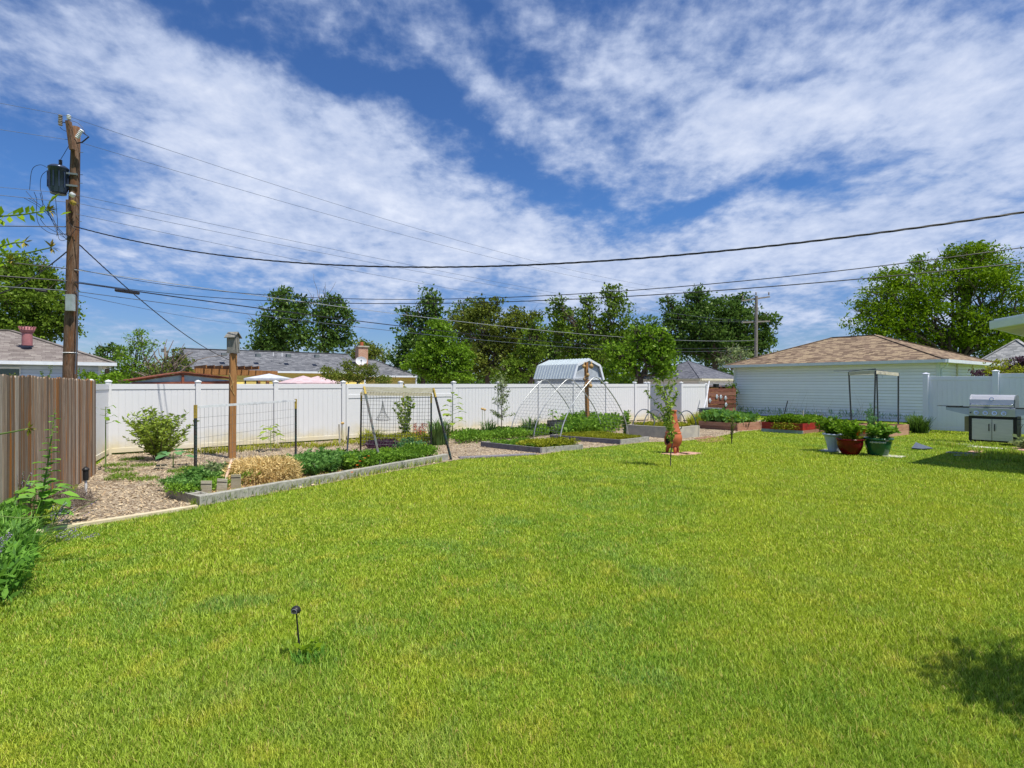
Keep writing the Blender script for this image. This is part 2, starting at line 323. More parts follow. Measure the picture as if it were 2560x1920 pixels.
M['darkboard'] = woodmat('dark red board', ((.045, .018, .012), (.12, .045, .03), (.22, .09, .06), (.30, .17, .13)), (1.2, 1.2, 12), 3)
M['block'] = plain('concrete block', (.40, .39, .34), (.26, .255, .22), 14, .95, 0, .5, 90)
M['blockd'] = plain('grey timber edging', (.22, .21, .23), (.15, .14, .16), 10, .9)
M['conc'] = plain('concrete', (.46, .44, .36), (.34, .33, .29), 4, .95, 0, .4, 70)
M['tpost'] = plain('green steel post', (.025, .07, .07), (.06, .035, .03), 9, .5)
M['yellow'] = plain('yellow paint', (.50, .36, .05), (.26, .19, .06), 40, .7)
M['wire'] = plain('galvanised wire', (.30, .31, .31), None, 8, .5, .4)
M['cable'] = plain('black cable', (.018, .018, .022), None, 8, .5)
M['cable2'] = plain('grey cable', (.10, .12, .16), None, 8, .5)
M['pipe'] = plain('galvanised pipe', (.55, .56, .55), (.42, .43, .43), 9, .4, .5)
M['blackp'] = plain('black plastic', (.02, .02, .022), None, 8, .45)
M['whitep'] = plain('white plastic', (.75, .76, .78), None, 8, .4)
M['greyp'] = plain('grey plastic', (.15, .18, .19), None, 5, .55)
M['terra'] = plain('terracotta', (.50, .135, .05), (.38, .10, .04), 7, .55, 0, .1, 40, .4)
M['sooty'] = plain('soot', (.03, .02, .018), None, 8, .95)
M['paver'] = plain('pink paver', (.58, .34, .27), (.48, .27, .22), 12, .9)
M['slab'] = plain('pale slab', (.60, .58, .50), (.45, .43, .38), 9, .9)
M['potred'] = plain('glazed red pot', (.17, .004, .008), (.08, .003, .006), 5, .22, 0, .02, 20, .25)
M['potgreen'] = plain('glazed green pot', (.02, .12, .045), (.015, .07, .035), 8, .18, 0, .05, 20, .6)
M['potwhite'] = plain('blue white pot', (.50, .56, .66), (.42, .48, .58), 5, .4)
M['steel'] = plain('brushed steel', (.60, .60, .61), (.52, .52, .54), 3, .42, .6, .03, 40, .5, (1, 1, 14))
M['steel2'] = plain('satin steel', (.46, .51, .66), (.40, .45, .60), 3, .45, .35, .03, 40, .5)
M['chrome'] = plain('chrome', (.8, .8, .82), None, 3, .12, 1)
M['roofbrown'] = shingle('brown shingles', ((.065, .042, .03), (.175, .122, .088), (.31, .235, .15)))
M['roofgrey'] = shingle('slate grey shingles', ((.065, .07, .08), (.115, .12, .135), (.18, .185, .20)))
M['rooftan'] = shingle('tan grey shingles', ((.11, .092, .085), (.18, .155, .145), (.24, .215, .195)))
M['roofdark'] = shingle('charcoal shingles', ((.07, .075, .09), (.11, .115, .14), (.15, .155, .18)))
M['siding'] = plain('white siding', (.92, .92, 1.0), (.88, .88, .97), 2, .6, 0, .02, 30)
M['siding1'] = plain('pale blue siding', (.58, .66, .80), (.52, .60, .75), 2, .6, 0, .02, 30)
M['sidingy'] = plain('yellow siding', (.80, .62, .17), (.72, .56, .15), 2, .7, 0, .02, 30)
M['cream'] = plain('cream soffit', (.72, .68, .50), None, 4, .7)
M['trim'] = plain('white trim', (.72, .76, .80), (.64, .68, .73), 5, .5)
M['metalroof'] = plain('pale metal roof', (.62, .68, .70), (.55, .61, .63), 4, .35, .35)
M['shedwall'] = plain('grey shed wall', (.42, .46, .50), None, 4, .7)
M['rust'] = plain('rusty sheet', (.28, .09, .05), (.16, .05, .035), 6, .8)
M['glass'] = plain('dark glass', (.03, .06, .06), None, 3, .08, 0, .01, 5, .8)
M['pinkvent'] = plain('pink painted metal', (.40, .16, .17), None, 5, .6)
M['canopy'] = plain('pale canopy', (.55, .58, .64), None, 5, .8)
M['pinkcanopy'] = plain('pink canopy', (.62, .46, .48), None, 5, .8)
M['brick'] = brickmat()
M['trafo'] = plain('transformer grey', (.055, .075, .13), (.035, .05, .09), 3, .25, .25)
M['porcelain'] = plain('brown porcelain', (.30, .26, .24), None, 9, .25)
M['straw'] = plain('dry straw', (.60, .42, .18), (.44, .29, .11), 12, .9)
M['deadtwig'] = plain('dead twig', (.24, .19, .15), (.14, .11, .09), 9, .9)
M['bark'] = plain('bark', (.13, .10, .075), (.07, .052, .04), 6, .95, 0, .6, 25)
M['stem'] = plain('green stem', (.16, .24, .06), None, 9, .7)
M['gourd'] = plain('dried gourd', (.46, .30, .12), (.32, .20, .08), 9, .6)
M['tile'] = plain('painted tin disc', (.55, .60, .62), (.25, .32, .38), 20, .5)
M['redflower'] = plain('red petals', (.62, .10, .06), (.72, .28, .16), 30, .6)
M['orangeflower'] = plain('orange petals', (.75, .14, .01), None, 30, .6)
M['purpleflower'] = plain('lavender petals', (.34, .28, .44), (.24, .19, .34), 30, .7)
L_ = {}
L_['dark'] = leafmat('dark tree leaves', (.028, .066, .016), (.10, .18, .032))
L_['mid'] = leafmat('mid tree leaves', (.045, .09, .012), (.16, .25, .026))
L_['bright'] = leafmat('bright tree leaves', (.045, .115, .010), (.18, .31, .022))
L_['olive'] = leafmat('olive leaves', (.055, .085, .016), (.17, .21, .032))
L_['locust'] = leafmat('locust leaves', (.030, .075, .005), (.185, .30, .010), .38)
L_['shrub'] = leafmat('shrub leaves', (.07, .13, .018), (.32, .42, .06), .3, .02)
L_['veg'] = leafmat('vegetable leaves', (.05, .14, .018), (.21, .36, .040))
L_['frill'] = leafmat('frilly blue green leaves', (.05, .15, .035), (.19, .36, .085))
L_['yell'] = leafmat('yellow green leaves', (.13, .17, .012), (.33, .34, .03))
L_['iris'] = leafmat('iris blades', (.05, .12, .045), (.15, .24, .07))
L_['purple'] = leafmat('purple leaves', (.03, .012, .03), (.09, .04, .08))
L_['fore'] = leafmat('foreground leaves', (.10, .20, .010), (.26, .38, .02), .45)
L_['lush'] = leafmat('lush border leaves', (.05, .16, .02), (.20, .40, .06), .35)
L_['strawl'] = leafmat('straw stalks', (.36, .25, .09), (.80, .62, .30), .2, .03)
L_['silver'] = leafmat('silver green leaves', (.10, .15, .07), (.28, .34, .16), .3)
L_['blue'] = leafmat('blue green herb', (.035, .12, .05), (.16, .32, .13), .3)
# ================================================================ THE SETTING
def sheet(name, pts, z, mat): return struct(MB().poly([(p[0], p[1], z) for p in pts]).build(name, mat, None, (0, 0, 0)))
sheet('ground', [(-600, -200), (600, -200), (600, 900), (-600, 900)], 0, M['soil'])
def fpt(px):                                # foot of the back fence line
    k = 1.83/(178-.0646*(px-271)); return Vector(((px-1280)*k, F*k, 0))
lawn_edge = [G(40, 1352), G(116, 1325), G(300, 1297), G(494, 1268), G(1122, 1154), G(1160, 1148), G(1350, 1138), G(1436, 1124), G(1552, 1113), G(1612, 1106), G(1690, 1104), G(1765, 1098), G(1815, 1088), G(1850, 1080), G(1915, 1074)]
mulch_poly = [(p.x, p.y) for p in lawn_edge]+[(13.6, 28), (9.5, 31), (7, 30)]+[(fpt(x).x, fpt(x).y) for x in (1587, 1247, 858, 271)]+[(-8.5, 11.3), (-6.1, 7.6)]
def inpoly(X, Y, poly):
    c = np.zeros(len(X), bool); n = len(poly)
    for i in range(n):
        x1, y1 = poly[i]; x2, y2 = poly[(i+1) % n]
        t = ((y1 > Y) != (y2 > Y)) & (X < (x2-x1)*(Y-y1)/(y2-y1+1e-12)+x1); c ^= t
    return c
sheet('alley', [(-60, 15), (-20, 10.2), (-10.9, 15.1), (fpt(858).x-.3, fpt(858).y+.4), (fpt(1587).x-.4, fpt(1587).y+.4), (7.0, 30.6), (13.2, 34.9), (20, 40), (70, 80), (40, 110), (-90, 110)], .004, plain('alley gravel', (.40, .36, .30), (.27, .24, .19), 3, .95))  # unseen ground, added in grey tan to cut green bounce on the houses
sheet('mulch_path', mulch_poly, .006, M['mulch'])
# chips lying on the mulch
def scatter_poly(poly, n, zfall=None):
    xs = [p[0] for p in poly]; ys = [p[1] for p in poly]; X = RS.uniform(min(xs), max(xs), n*3); Y = RS.uniform(min(ys), max(ys), n*3)
    k = inpoly(X, Y, poly)
    if zfall: k &= RS.rand(n*3) < np.minimum(1, (zfall/np.maximum(Y, 1))**2)
    return X[k][:n], Y[k][:n]
X, Y = scatter_poly(mulch_poly, 60000, 9.5); n = len(X)
a = RS.rand(n)*6.28; L = .018+.035*RS.rand(n); tl = RS.normal(size=n)*.35
d = np.stack([np.cos(a), np.sin(a), tl], 1); s_ = np.stack([-np.sin(a), np.cos(a), RS.normal(size=n)*.4], 1)
c = np.stack([X, Y, .012+.02*RS.rand(n)], 1); wd = (L*.36)[:, None]; Ln = L[:, None]
v = np.stack([c-d*Ln/2-s_*wd/2, c+d*Ln/2-s_*wd/2, c+d*Ln/2+s_*wd/2, c-d*Ln/2+s_*wd/2], 1).reshape(-1, 3)
o = mkmesh('wood_chips', v, np.arange(4*n).reshape(n, 4), RS.rand(n).astype(np.float32), M['chip'], None, (0, 0, 0)); tag(o, 'tan and grey wood chips spread over the garden path', 'mulch', None, 'stuff')
# edging boards of the lawn
def timber(name, label, a, b, w, h, mat, cat='edging'):
    m = MB().rnd(); m.bar(a+UP*(h/2), b+UP*(h/2), w, h); o = m.build(name, mat, None, bevel=.004); return tag(o, label, cat)
timber('lawn_edging', 'pale timber edging board between the bark mulch and the lawn at left', G(70, 1338), G(492, 1271), .10, .05, plain('pale board', (.62, .54, .38), (.50, .42, .27), 9, .85))
timber('lawn_edging', 'flat grey edging plank between the A-frame trellis foot and the small curbed bed', G(1148, 1146), G(1338, 1137), .22, .035, M['blockd'])
# ---- the grass
def grass(n, ymin, ymax, hgt, wid, five):
    Y = ymin*(ymax/ymin)**RS.rand(n); X = Y*RS.uniform(-1.04, 1.22, n)+RS.normal(size=n)*.2+1.5*(RS.rand(n) < .06)*RS.rand(n)
    k = ~inpoly(X, Y, mulch_poly)
    k &= ~((X < -.60*Y-1.9) & (Y > 7))
    def off(cx, cy, r):
        nonlocal k; k &= ((X-cx)**2+(Y-cy)**2) > r*r
    for (q, r) in ((G(1684, 1134), .34), (G(1725, 1136), .18), (G(2125, 1136), .30), (G(2195, 1136), .32), (G(2085, 1130), .24)): off(q.x, q.y, r)
    X, Y = X[k], Y[k]; m = len(X); a = RS.rand(m)*6.28; pat = np.sin(X*1.7+np.sin(Y*2.3))*np.sin(Y*1.3+1.1*np.sin(X*1.9))
    h = hgt*(.55+.75*RS.rand(m))*(1+.28*pat)
    lean = (.2+.8*RS.rand(m))*h; w = (.0005+.00085*Y)*(.7+.6*RS.rand(m))
    b0 = np.stack([X, Y, np.zeros(m)], 1); dv = np.stack([np.cos(a), np.sin(a), np.zeros(m)], 1)
    a2 = a+1.57+RS.normal(size=m)*.5; sv = np.stack([np.cos(a2), np.sin(a2), np.zeros(m)], 1)
    mid = b0+dv*(lean*.35)[:, None]+np.array([0, 0, 1])*(h*.6)[:, None]; tip = b0+dv*lean[:, None]+np.array([0, 0, 1])*h[:, None]; W_ = w[:, None]
    r = RS.rand(m)
    if five:
        v = np.stack([b0-sv*W_/2, b0+sv*W_/2, mid+sv*W_*.45, mid-sv*W_*.45, tip+sv*W_*.08, tip-sv*W_*.08], 1).reshape(-1, 3)
        i = np.arange(m)[:, None]*6; f = np.concatenate([i+np.array([0, 1, 2, 3]), i+np.array([3, 2, 4, 5])]); r = np.concatenate([r, r])
    else:
        v = np.stack([b0-sv*W_/2, b0+sv*W_/2, tip+sv*W_*.15, tip-sv*W_*.15], 1).reshape(-1, 3); f = np.arange(4*m).reshape(m, 4)
    return v, f, r
gv, gf, gr, k0 = [], [], [], 0
for args in ((670000, 1.9, 7.5, .031, 0, True), (660000, 7.5, 27, .034, 0, False)):
    v, f, r = grass(*args); gv.append(v); gf.append(f+k0); gr.append(r); k0 += len(v)
o = mkmesh('lawn_grass', np.concatenate(gv), np.concatenate(gf), np.concatenate(gr).astype(np.float32), M['grass'], None, (0, 0, 0)); tag(o, 'short sunlit yellow green lawn grass', 'grass', None, 'stuff')
# thin wild grass and weeds beyond the path's edges
def tufts(name, label, pts, n, r, h, mat, cat='grass', kind='stuff', w=.012, group=None):
    V = []; 
    for p in pts:
        k = n; rr = r*np.sqrt(RS.rand(k)); aa = RS.rand(k)*6.28; V.append(np.stack([p[0]+rr*np.cos(aa), p[1]+rr*np.sin(aa), np.zeros(k)+(p[2] if len(p) > 2 else 0)], 1))
    b0 = np.concatenate(V); m = len(b0); a = RS.rand(m)*6.28; dv = np.stack([np.cos(a), np.sin(a), np.zeros(m)], 1); sv = np.stack([-np.sin(a), np.cos(a), np.zeros(m)], 1)
    hh = (h*(.5+.7*RS.rand(m)))[:, None]; U_ = np.array([0, 0, 1.0]); tip = b0+dv*hh*.5+U_*hh; mid = b0+dv*hh*.15+U_*hh*.55
    v = np.stack([b0-sv*w/2, b0+sv*w/2, mid+sv*w*.5, mid-sv*w*.5, tip+sv*w*.1, tip-sv*w*.1], 1).reshape(-1, 3); i = np.arange(m)[:, None]*6
    f = np.concatenate([i+np.array([0, 1, 2, 3]), i+np.array([3, 2, 4, 5])]); r_ = RS.rand(m)
    o = mkmesh(name, v, f, np.concatenate([r_, r_]).astype(np.float32), mat, None, tuple(pts[0][:2])+(0,)); return tag(o, label, cat, group, kind)
# ---------------------------------------------------------------- fences
def vpost(root, p, h, w=.127, mat=None, name='post'):
    mat = mat or M['vinyl']; m = MB(); m.box(p, D1, w, w, h); o = m.build(name, mat, root, bevel=.006)
    q = p+UP*h; m = MB(); m.box(q, D1, w+.03, w+.03, .025); hw = (w+.03)/2; a1, a2 = D1*hw, D2*hw; t = q+UP*.025; top = q+UP*.065
    cs = [t-a1-a2, t+a1-a2, t+a1+a2, t-a1+a2]
    for i in range(4): m.poly([cs[i], cs[(i+1) % 4], top])
    m.build('post_cap', mat, o)
def vpanel(root, a, b, h, z0=.05, mat=None, name='panel', mid=None, board=.15):
    mat = mat or M['vinyl']; d = (b-a); L = d.length; d = d/L; a = a+d*.064; b = b-d*.064; L = (b-a).length
    top = MB(); top.bar(a+UP*(h-.07), b+UP*(h-.07), .14, .052, UP); top.build('top_rail', mat, root, bevel=.004)
    bt = MB(); bt.bar(a+UP*(z0+.06), b+UP*(z0+.06), .12, .052, UP); bt.build('bottom_rail', mat, root, bevel=.004)
    if mid: mr = MB(); mr.bar(a+UP*mid, b+UP*mid, .12, .052, UP); mr.build('middle_rail', mat, root, bevel=.004)
    m = MB(); n = max(2, round(L/board)); bw = L/n; nrm = UP.cross(d)
    m.obox(a-nrm*.004+UP*(z0+.1), d*L, nrm*.008, UP*(h-z0-.22))
    for k in range(n): m.rnd(); m.obox(a+d*(bw*k+.0035)-nrm*.011+UP*(z0+.1), d*(bw-.007), nrm*.022, UP*(h-z0-.22))
    m.build(name, mat, root)
px = [271, 495, 689, 858]; fr = thing('vinyl_fence', 'long white vinyl privacy fence across the back of the yard', 'fence', fpt(271))
posts = [271, 495, 689, 858, 1134, 1247, 1347, 1434, 1515, 1587, 1621]
for x in posts: vpost(fr, fpt(x), 1.88)
for i, (x, y) in enumerate(zip(posts[:-1], posts[1:])):
    if (x, y) == (858, 1134): continue
    vpanel(fr, fpt(x), fpt(y), 1.83)
cn = fpt(271); sd = Vector((-.505, 1, 0)).normalized()   # side run coming towards us, behind the wood fence
s1 = cn-sd*2.1; vpanel(fr, s1, cn, 1.83); vpost(fr, s1, 1.88); s2 = s1-sd*2.2; vpanel(fr, s2, s1, 1.83)
A = Vector((8.31, 27.9, 0)); Bk = A+D2*2.15; Ar = A+D1*2.2
vpost(fr, A, 1.88); vpost(fr, Bk, 1.88); vpanel(fr, A, Ar, 1.83); vpost(fr, Ar, 1.80)
gt = thing('vinyl_gate', 'white vinyl walk gate standing in shade between the two fence runs', 'gate', A); vpanel(gt, A, Bk, 1.80, name='gate_panel')
m = MB(); m.box(A+D2*.35-D1*.05+UP*.98, D2, .05, .04, .16); m.tube([A+D2*.35-D1*.07+UP*1.06, A+D2*.2-D1*.10+UP*1.06], .012); m.build('latch', M['blackp'], gt)
dg = thing('vinyl_double_gate', 'white vinyl double gate with a raised middle rail in the back fence', 'gate', fpt(1005))
g0, g1, g2 = fpt(858), fpt(1005), fpt(1134); dd = (g2-g0).normalized()
for a_, b_ in ((g0+dd*.03, g1-dd*.02), (g1+dd*.02, g2-dd*.03)):
    lf = MB(); lf.bar(a_+UP*.12+dd*.1, a_+UP*1.80+dd*.1, .07, .06, dd); o = lf.build('gate_leaf', M['vinyl'], dg)
    vpanel(o, a_+dd*.02, b_-dd*.02, 1.83, mid=1.42, board=1.2)
    lf = MB(); lf.bar(b_+UP*.12-dd*.06, b_+UP*1.80-dd*.06, .07, .06, dd); lf.build('stile', M['vinyl'], o)
vpost(dg, g1-dd*.0+D2*.10, 1.88, name='centre_post')
# right fence by the grill
R0 = Vector((15.78, 21.65, 0)); r_ = -D2; rf = thing('vinyl_fence', 'cool white vinyl fence run in shade behind the grill', 'fence', R0)
q = [R0, R0+D1*.05+r_*2.05, R0+D1*.1+r_*4.3, R0+D1*.15+r_*6.6]
for p, h in zip(q, (2.2, 2.27, 2.27, 2.27)): vpost(rf, p, h, .17, M['vinyl2'])
vpanel(rf, q[0], q[1], 2.11, .1, M['vinyl2']); vpanel(rf, q[1], q[2], 2.2, .1, M['vinyl2']); vpanel(rf, q[2], q[3], 2.2, .1, M['vinyl2'])
# weathered cedar fence at left
wd0 = Vector((-8.45, 11.5, 0)); wdir = Vector((.479, -1, 0)).normalized(); wn = Vector((-wdir.y, wdir.x, 0))
wf = thing('cedar_fence', 'weathered grey and orange cedar board fence at the left edge', 'fence', wd0)
m = MB(); t = 0
while t < 8.6:
    w = .125+.02*random.random(); h = 1.90+.03*random.random()+.008*t; m.rnd(); o0 = wd0+wdir*t+wn*random.uniform(-.006, .006)
    a_ = wdir*(w-.013); th = wn*.018; cut = .028
    f0 = [o0, o0+a_, o0+a_+UP*(h-cut), o0+a_-wdir*cut+UP*h, o0+wdir*cut+UP*h, o0+UP*(h-cut)]
    m.poly([p+th for p in f0]); m.poly(list(reversed(f0)))
    for i in range(6): m.poly([f0[i], f0[(i+1) % 6], f0[(i+1) % 6]+th, f0[i]+th])
    t += w
m.build('boards', M['oldwood'], wf)
for h in (.35, 1.55):
    m = MB().rnd(); m.bar(wd0-wn*.04+UP*h, wd0-wn*.04+wdir*8.6+UP*h, .09, .04, UP); m.build('rail', M['oldwood'], wf)
for t in (.15, 2.6, 5.0, 7.5): m = MB().rnd(); m.box(wd0-wn*.11+wdir*t, wdir, .09, .09, 1.85); m.build('post', M['oldwood'], wf)
# ---------------------------------------------------------------- houses
def siding(m, a, b, h0, h1, n, step=.14, lip=.032):
    z = h0
    while z < h1-.01:
        z2 = min(z+step, h1); m.rnd(); s_ = .022
        m.poly([a+UP*(z+s_)+n*lip, b+UP*(z+s_)+n*lip, b+UP*z2+n*.003, a+UP*z2+n*.003]); m.poly([a+UP*(z+s_), b+UP*(z+s_), b+UP*(z+s_)+n*lip, a+UP*(z+s_)+n*lip])
        m.cur = 3.4; m.poly([a+UP*z, b+UP*z, b+UP*(z+s_), a+UP*(z+s_)]); z = z2       # seam strip under each lap, coloured dark as its shadow line
def hiproof(cs, he, r0, r1, hr, mat, parent, hips=True):
    """cs: four eave corners near, right, back, left ; r0-r1 ridge"""
    E = [c+UP*he for c in cs]; R0_, R1_ = r0+UP*hr, r1+UP*hr; m = MB()
    m.poly([E[0], E[1], R1_, R0_]); m.poly([E[1], E[2], R1_]); m.poly([E[2], E[3], R0_, R1_]); m.poly([E[3], E[0], R0_])
    if hips:
        for a_, b_ in ((E[0], R0_), (E[1], R1_), (E[2], R1_), (E[3], R0_), (R0_, R1_)): m.bar(a_+UP*.01, b_+UP*.01, .22, .03)
    return m.build('roof', mat, parent)
def fascia(cs, h, t, parent, mat, name='gutter', d=.1):
    cen = sum(cs, Vector())/len(cs)
    for i in range(len(cs)):
        a_, b_ = cs[i], cs[(i+1) % len(cs)]; u = (b_-a_).normalized(); n = u.cross(UP)
        if n.dot(a_-cen) < 0: n = -n
        m = MB(); m.obox(a_+UP*(h-t)-u*.0-n*.02, (b_-a_)+u*.0, n*d, UP*t); m.build(name, mat, parent)
def rect(o, u, lu, v, lv): return [o, o+u*lu, o+u*lu+v*lv, o+v*lv]
def grow(cs, e):
    cen = sum(cs, Vector())/4; u = (cs[1]-cs[0]).normalized(); v = (cs[3]-cs[0]).normalized()
    return [cs[0]-u*e-v*e, cs[1]+u*e-v*e, cs[2]+u*e+v*e, cs[3]-u*e+v*e]
def house_walls(parent, cs, h, mat, side=True, step=.14, names='wall'):
    cen = sum(cs, Vector())/4
    for i in range(4):
        a_, b_ = cs[i], cs[(i+1) % 4]; n = (b_-a_).cross(UP).normalized()
        if n.dot(a_-cen) < 0: n = -n
        m = MB()
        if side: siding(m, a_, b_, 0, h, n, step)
        else: m.poly([a_, b_, b_+UP*h, a_+UP*h])
        m.build(names, mat, parent)
        c = MB(); c.box(a_+n*.0, (b_-a_), .14, .14, h); c.build('corner_board', M['trim'], parent)
# garage
gA, gB = Vector((13.44, 34.2, 0)), Vector((19.66, 26.2, 0)); gu = (gB-gA).normalized(); gv_ = Vector((-gu.y, gu.x, 0)); gw = 8.1
ga = thing('garage', 'white sided garage with a brown shingled hip roof', 'garage', gA)
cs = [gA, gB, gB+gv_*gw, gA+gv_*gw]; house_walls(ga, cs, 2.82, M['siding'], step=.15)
e = grow(cs, .42); cen = sum(cs, Vector())/4; hiproof(e, 2.96, cen-gu*1.25, cen+gu*1.05, 4.58, M['roofbrown'], ga); fascia(e, 2.955, .15, ga, M['trim'])
m = MB(); m.poly([p+UP*2.80 for p in reversed(e)]); m.build('soffit', M['cream'], ga)
cr = gB+gu*.30+gv_*.15; m = MB(); m.tube([cr+UP*2.82, cr+UP*2.7, cr-gu*.22+UP*2.5, cr-gu*.22+UP*.1], .045, 6); m.build('downspout', M['trim'], ga)
m = MB(); q = gB+gv_*2.6; m.obox(q+gu*.01+UP*.1, gv_*.16, gu*.05, UP*2.7); q = gB+gv_*5.2; m.obox(q+gu*.01+UP*.1, gv_*.16, gu*.05, UP*2.7); m.build('door_trim', M['cream'], ga)
# H1 tan roofed pale blue house at left
hc = Vector((-16.3, 23.3, 0))+D2*0; cs = rect(hc-D1*11, D1, 10.55, D2, 6.2); cs = [c+D2*.45 for c in cs]
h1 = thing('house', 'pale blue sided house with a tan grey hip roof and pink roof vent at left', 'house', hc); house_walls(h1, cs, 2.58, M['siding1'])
e = grow(cs, .45); hiproof(e, 2.70, (e[0]+e[3])/2+D1*3.3, (e[1]+e[2])/2-D1*3.3, 4.08, M['rooftan'], h1); fascia(e, 2.70, .13, h1, M['trim'])
m = MB(); m.poly([p+UP*2.57 for p in reversed(e)]); m.build('soffit', M['cream'], h1)
q = P(68, 848, 22.6); m = MB(); m.tube([q-UP*.25, q+UP*.26], .17, 16); m.build('roof_vent', M['pinkvent'], h1)
m = MB(); m.ball(q+UP*.36, .24, .24, .15, 16, 6)
for k in range(16): a = k*math.pi/8; dr = Vector((math.cos(a), math.sin(a), 0)); m.bar(q+UP*.25+dr*.17, q+UP*.50+dr*.27, .03, .03)
m.build('vent_turbine', M['pinkvent'], h1)
def window_on(parent, c, u, n, w, h, mat=None, bars=True):
    m = MB(); m.obox(c-u*w/2+n*.0-UP*h/2, u*w, n*.05, UP*h); o = m.build('window', M['trim'], parent)
    m = MB()
    for s in ((-.5, 0) if bars else (-.5,)): m.obox(c+u*(w*s+.06)+n*.052-UP*(h/2-.07), u*(w*(.5 if bars else 1)-.1), n*.006, UP*(h-.14))
    m.build('pane', M['glass'], o)
wc = cs[0]+D1*(10.55-3.35); window_on(h1, wc+UP*1.95-D2*.02, D1, -D2, 1.75, 1.05)
# H2 yellow house with a long grey roof
yo = Vector((-20.3, 36, 0)); h2 = thing('house', 'long yellow sided house with a slate grey roof behind the fence', 'house', yo)
def gable_block(parent, o, L, dep, he, hr, wall, roof, hip_r=0, ov=.22, names=('wall', 'roof')):
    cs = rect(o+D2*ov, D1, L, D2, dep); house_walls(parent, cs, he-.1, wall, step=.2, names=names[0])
    a0, b0, c0, d0 = [p for p in (cs[0]-D2*ov, cs[1]-D2*ov, cs[2]+D2*ov, cs[3]+D2*ov)]; r0 = (a0+d0)/2; r1 = (b0+c0)/2-D1*hip_r
    m = MB(); E = [p+UP*he for p in (a0, b0, c0, d0)]; m.poly([E[0], E[1], r1+UP*hr, r0+UP*hr]); m.poly([E[2], E[3], r0+UP*hr, r1+UP*hr]); m.poly([E[1], E[2], r1+UP*hr])
    m.poly([E[3], E[0], r0+UP*hr]); m.bar(r0+UP*(hr+.02), r1+UP*(hr+.02), .25, .04)
    if hip_r: m.bar(E[1]+UP*.02, r1+UP*(hr+.02), .2, .03)
    m.build(names[1], roof, parent); g = MB(); g.obox(a0+UP*(he-.13)-D2*.08, b0-a0, D2*.1, UP*.13); g.build('gutter', M['trim'], parent)
    m = MB(); m.poly([p-UP*.1 for p in reversed(E)]); m.build('soffit', M['cream'], parent)
    return cs
gable_block(h2, yo, 11.8, 6.4, 2.73, 4.25, M['sidingy'], M['roofgrey']); gable_block(h2, yo+D1*11.8+D2*.25, 4.6, 6.0, 2.50, 3.85, M['sidingy'], M['roofgrey'], 2.2)
for pxx, pyy, nm in ((560, 886, 'roof_vent'), (645, 888, 'roof_vent'), (721, 889, 'roof_vent'), (792, 890, 'roof_vent')):
    q = P(pxx, pyy, 38+(pxx-560)*.017); m = MB(); m.box(q-UP*.12, D1, .30, .3, .22); m.build(nm, M['greyp'], h2)
for pxx, pyy in ((683, 885), (705, 886)): q = P(pxx, pyy, 40.5); m = MB(); m.tube([q-UP*.15, q+UP*.12], .04); m.build('vent_pipe', M['whitep'], h2)
q = P(904, 897, 44.3); m = MB(); m.box(q-UP*.7, D1, .78, .6, 1.6); o = m.build('chimney', M['brick'], h2); m = MB(); m.box(q+UP*.9, D1, .95, .75, .1); m.build('chimney_cap', M['conc'], o)
m = MB(); m.tube([q+UP*1.0, q+UP*1.3], .14, 10); m.build('flue', M['terra'], o)
q = P(500, 934, 36); window_on(h2, yo+D2*.4+D1*8.4+UP*2.1-D2*.02, D1, -D2, 1.3, .7)
window_on(h2, yo+D2*.4+D1*5.2+UP*1.9-D2*.02, D1, -D2, 1.2, .9)
ds = thing('satellite_dish', 'pale satellite dish on the grey roof beside the chimney', 'satellite dish', P(900, 925, 41)); q = P(903, 902, 41)
m = MB(); nrm = Vector((.25, -.93, .25)).normalized(); u = nrm.cross(UP).normalized(); w = u.cross(nrm)
ring = lambda r, dz_, k: [q+u*math.cos(6.283*i/k)*r*1.1+w*math.sin(6.283*i/k)*r*.9-nrm*dz_ for i in range(k)]
R_ = [ring(.001, .10, 20), ring(.2, .075, 20), ring(.36, 0, 20)]
for a_, b_ in zip(R_[:-1], R_[1:]):
    for i in range(20): m.poly([a_[i], a_[(i+1) % 20], b_[(i+1) % 20], b_[i]])
m.build('dish', M['whitep'], ds, smooth=True); m = MB(); m.tube([P(900, 925, 41), q-nrm*.1-UP*.15, q-nrm*.09], .03, 6); m.build('mast', M['greyp'], ds)
m = MB(); m.tube([q-w*.33, q+nrm*.42-w*.12], .018, 6); m.box(q+nrm*.42-w*.15, u, .1, .1, .1); m.build('feed_arm', M['greyp'], ds)
# H3 grey hip roofed house
c0 = Vector((15.95, 48, 0)); cs0 = rect(c0, D1, 7, D2, 7); h3 = thing('house', 'pale house with a charcoal hip roof between the gate and the garage', 'house', c0)
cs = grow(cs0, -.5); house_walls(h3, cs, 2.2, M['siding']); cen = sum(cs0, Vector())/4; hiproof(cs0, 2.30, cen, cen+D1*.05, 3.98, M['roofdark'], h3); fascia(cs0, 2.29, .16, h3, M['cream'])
m = MB(); m.poly([p+UP*2.12 for p in reversed(cs0)]); m.build('soffit', M['cream'], h3)
m = MB(); nn = -gu; 
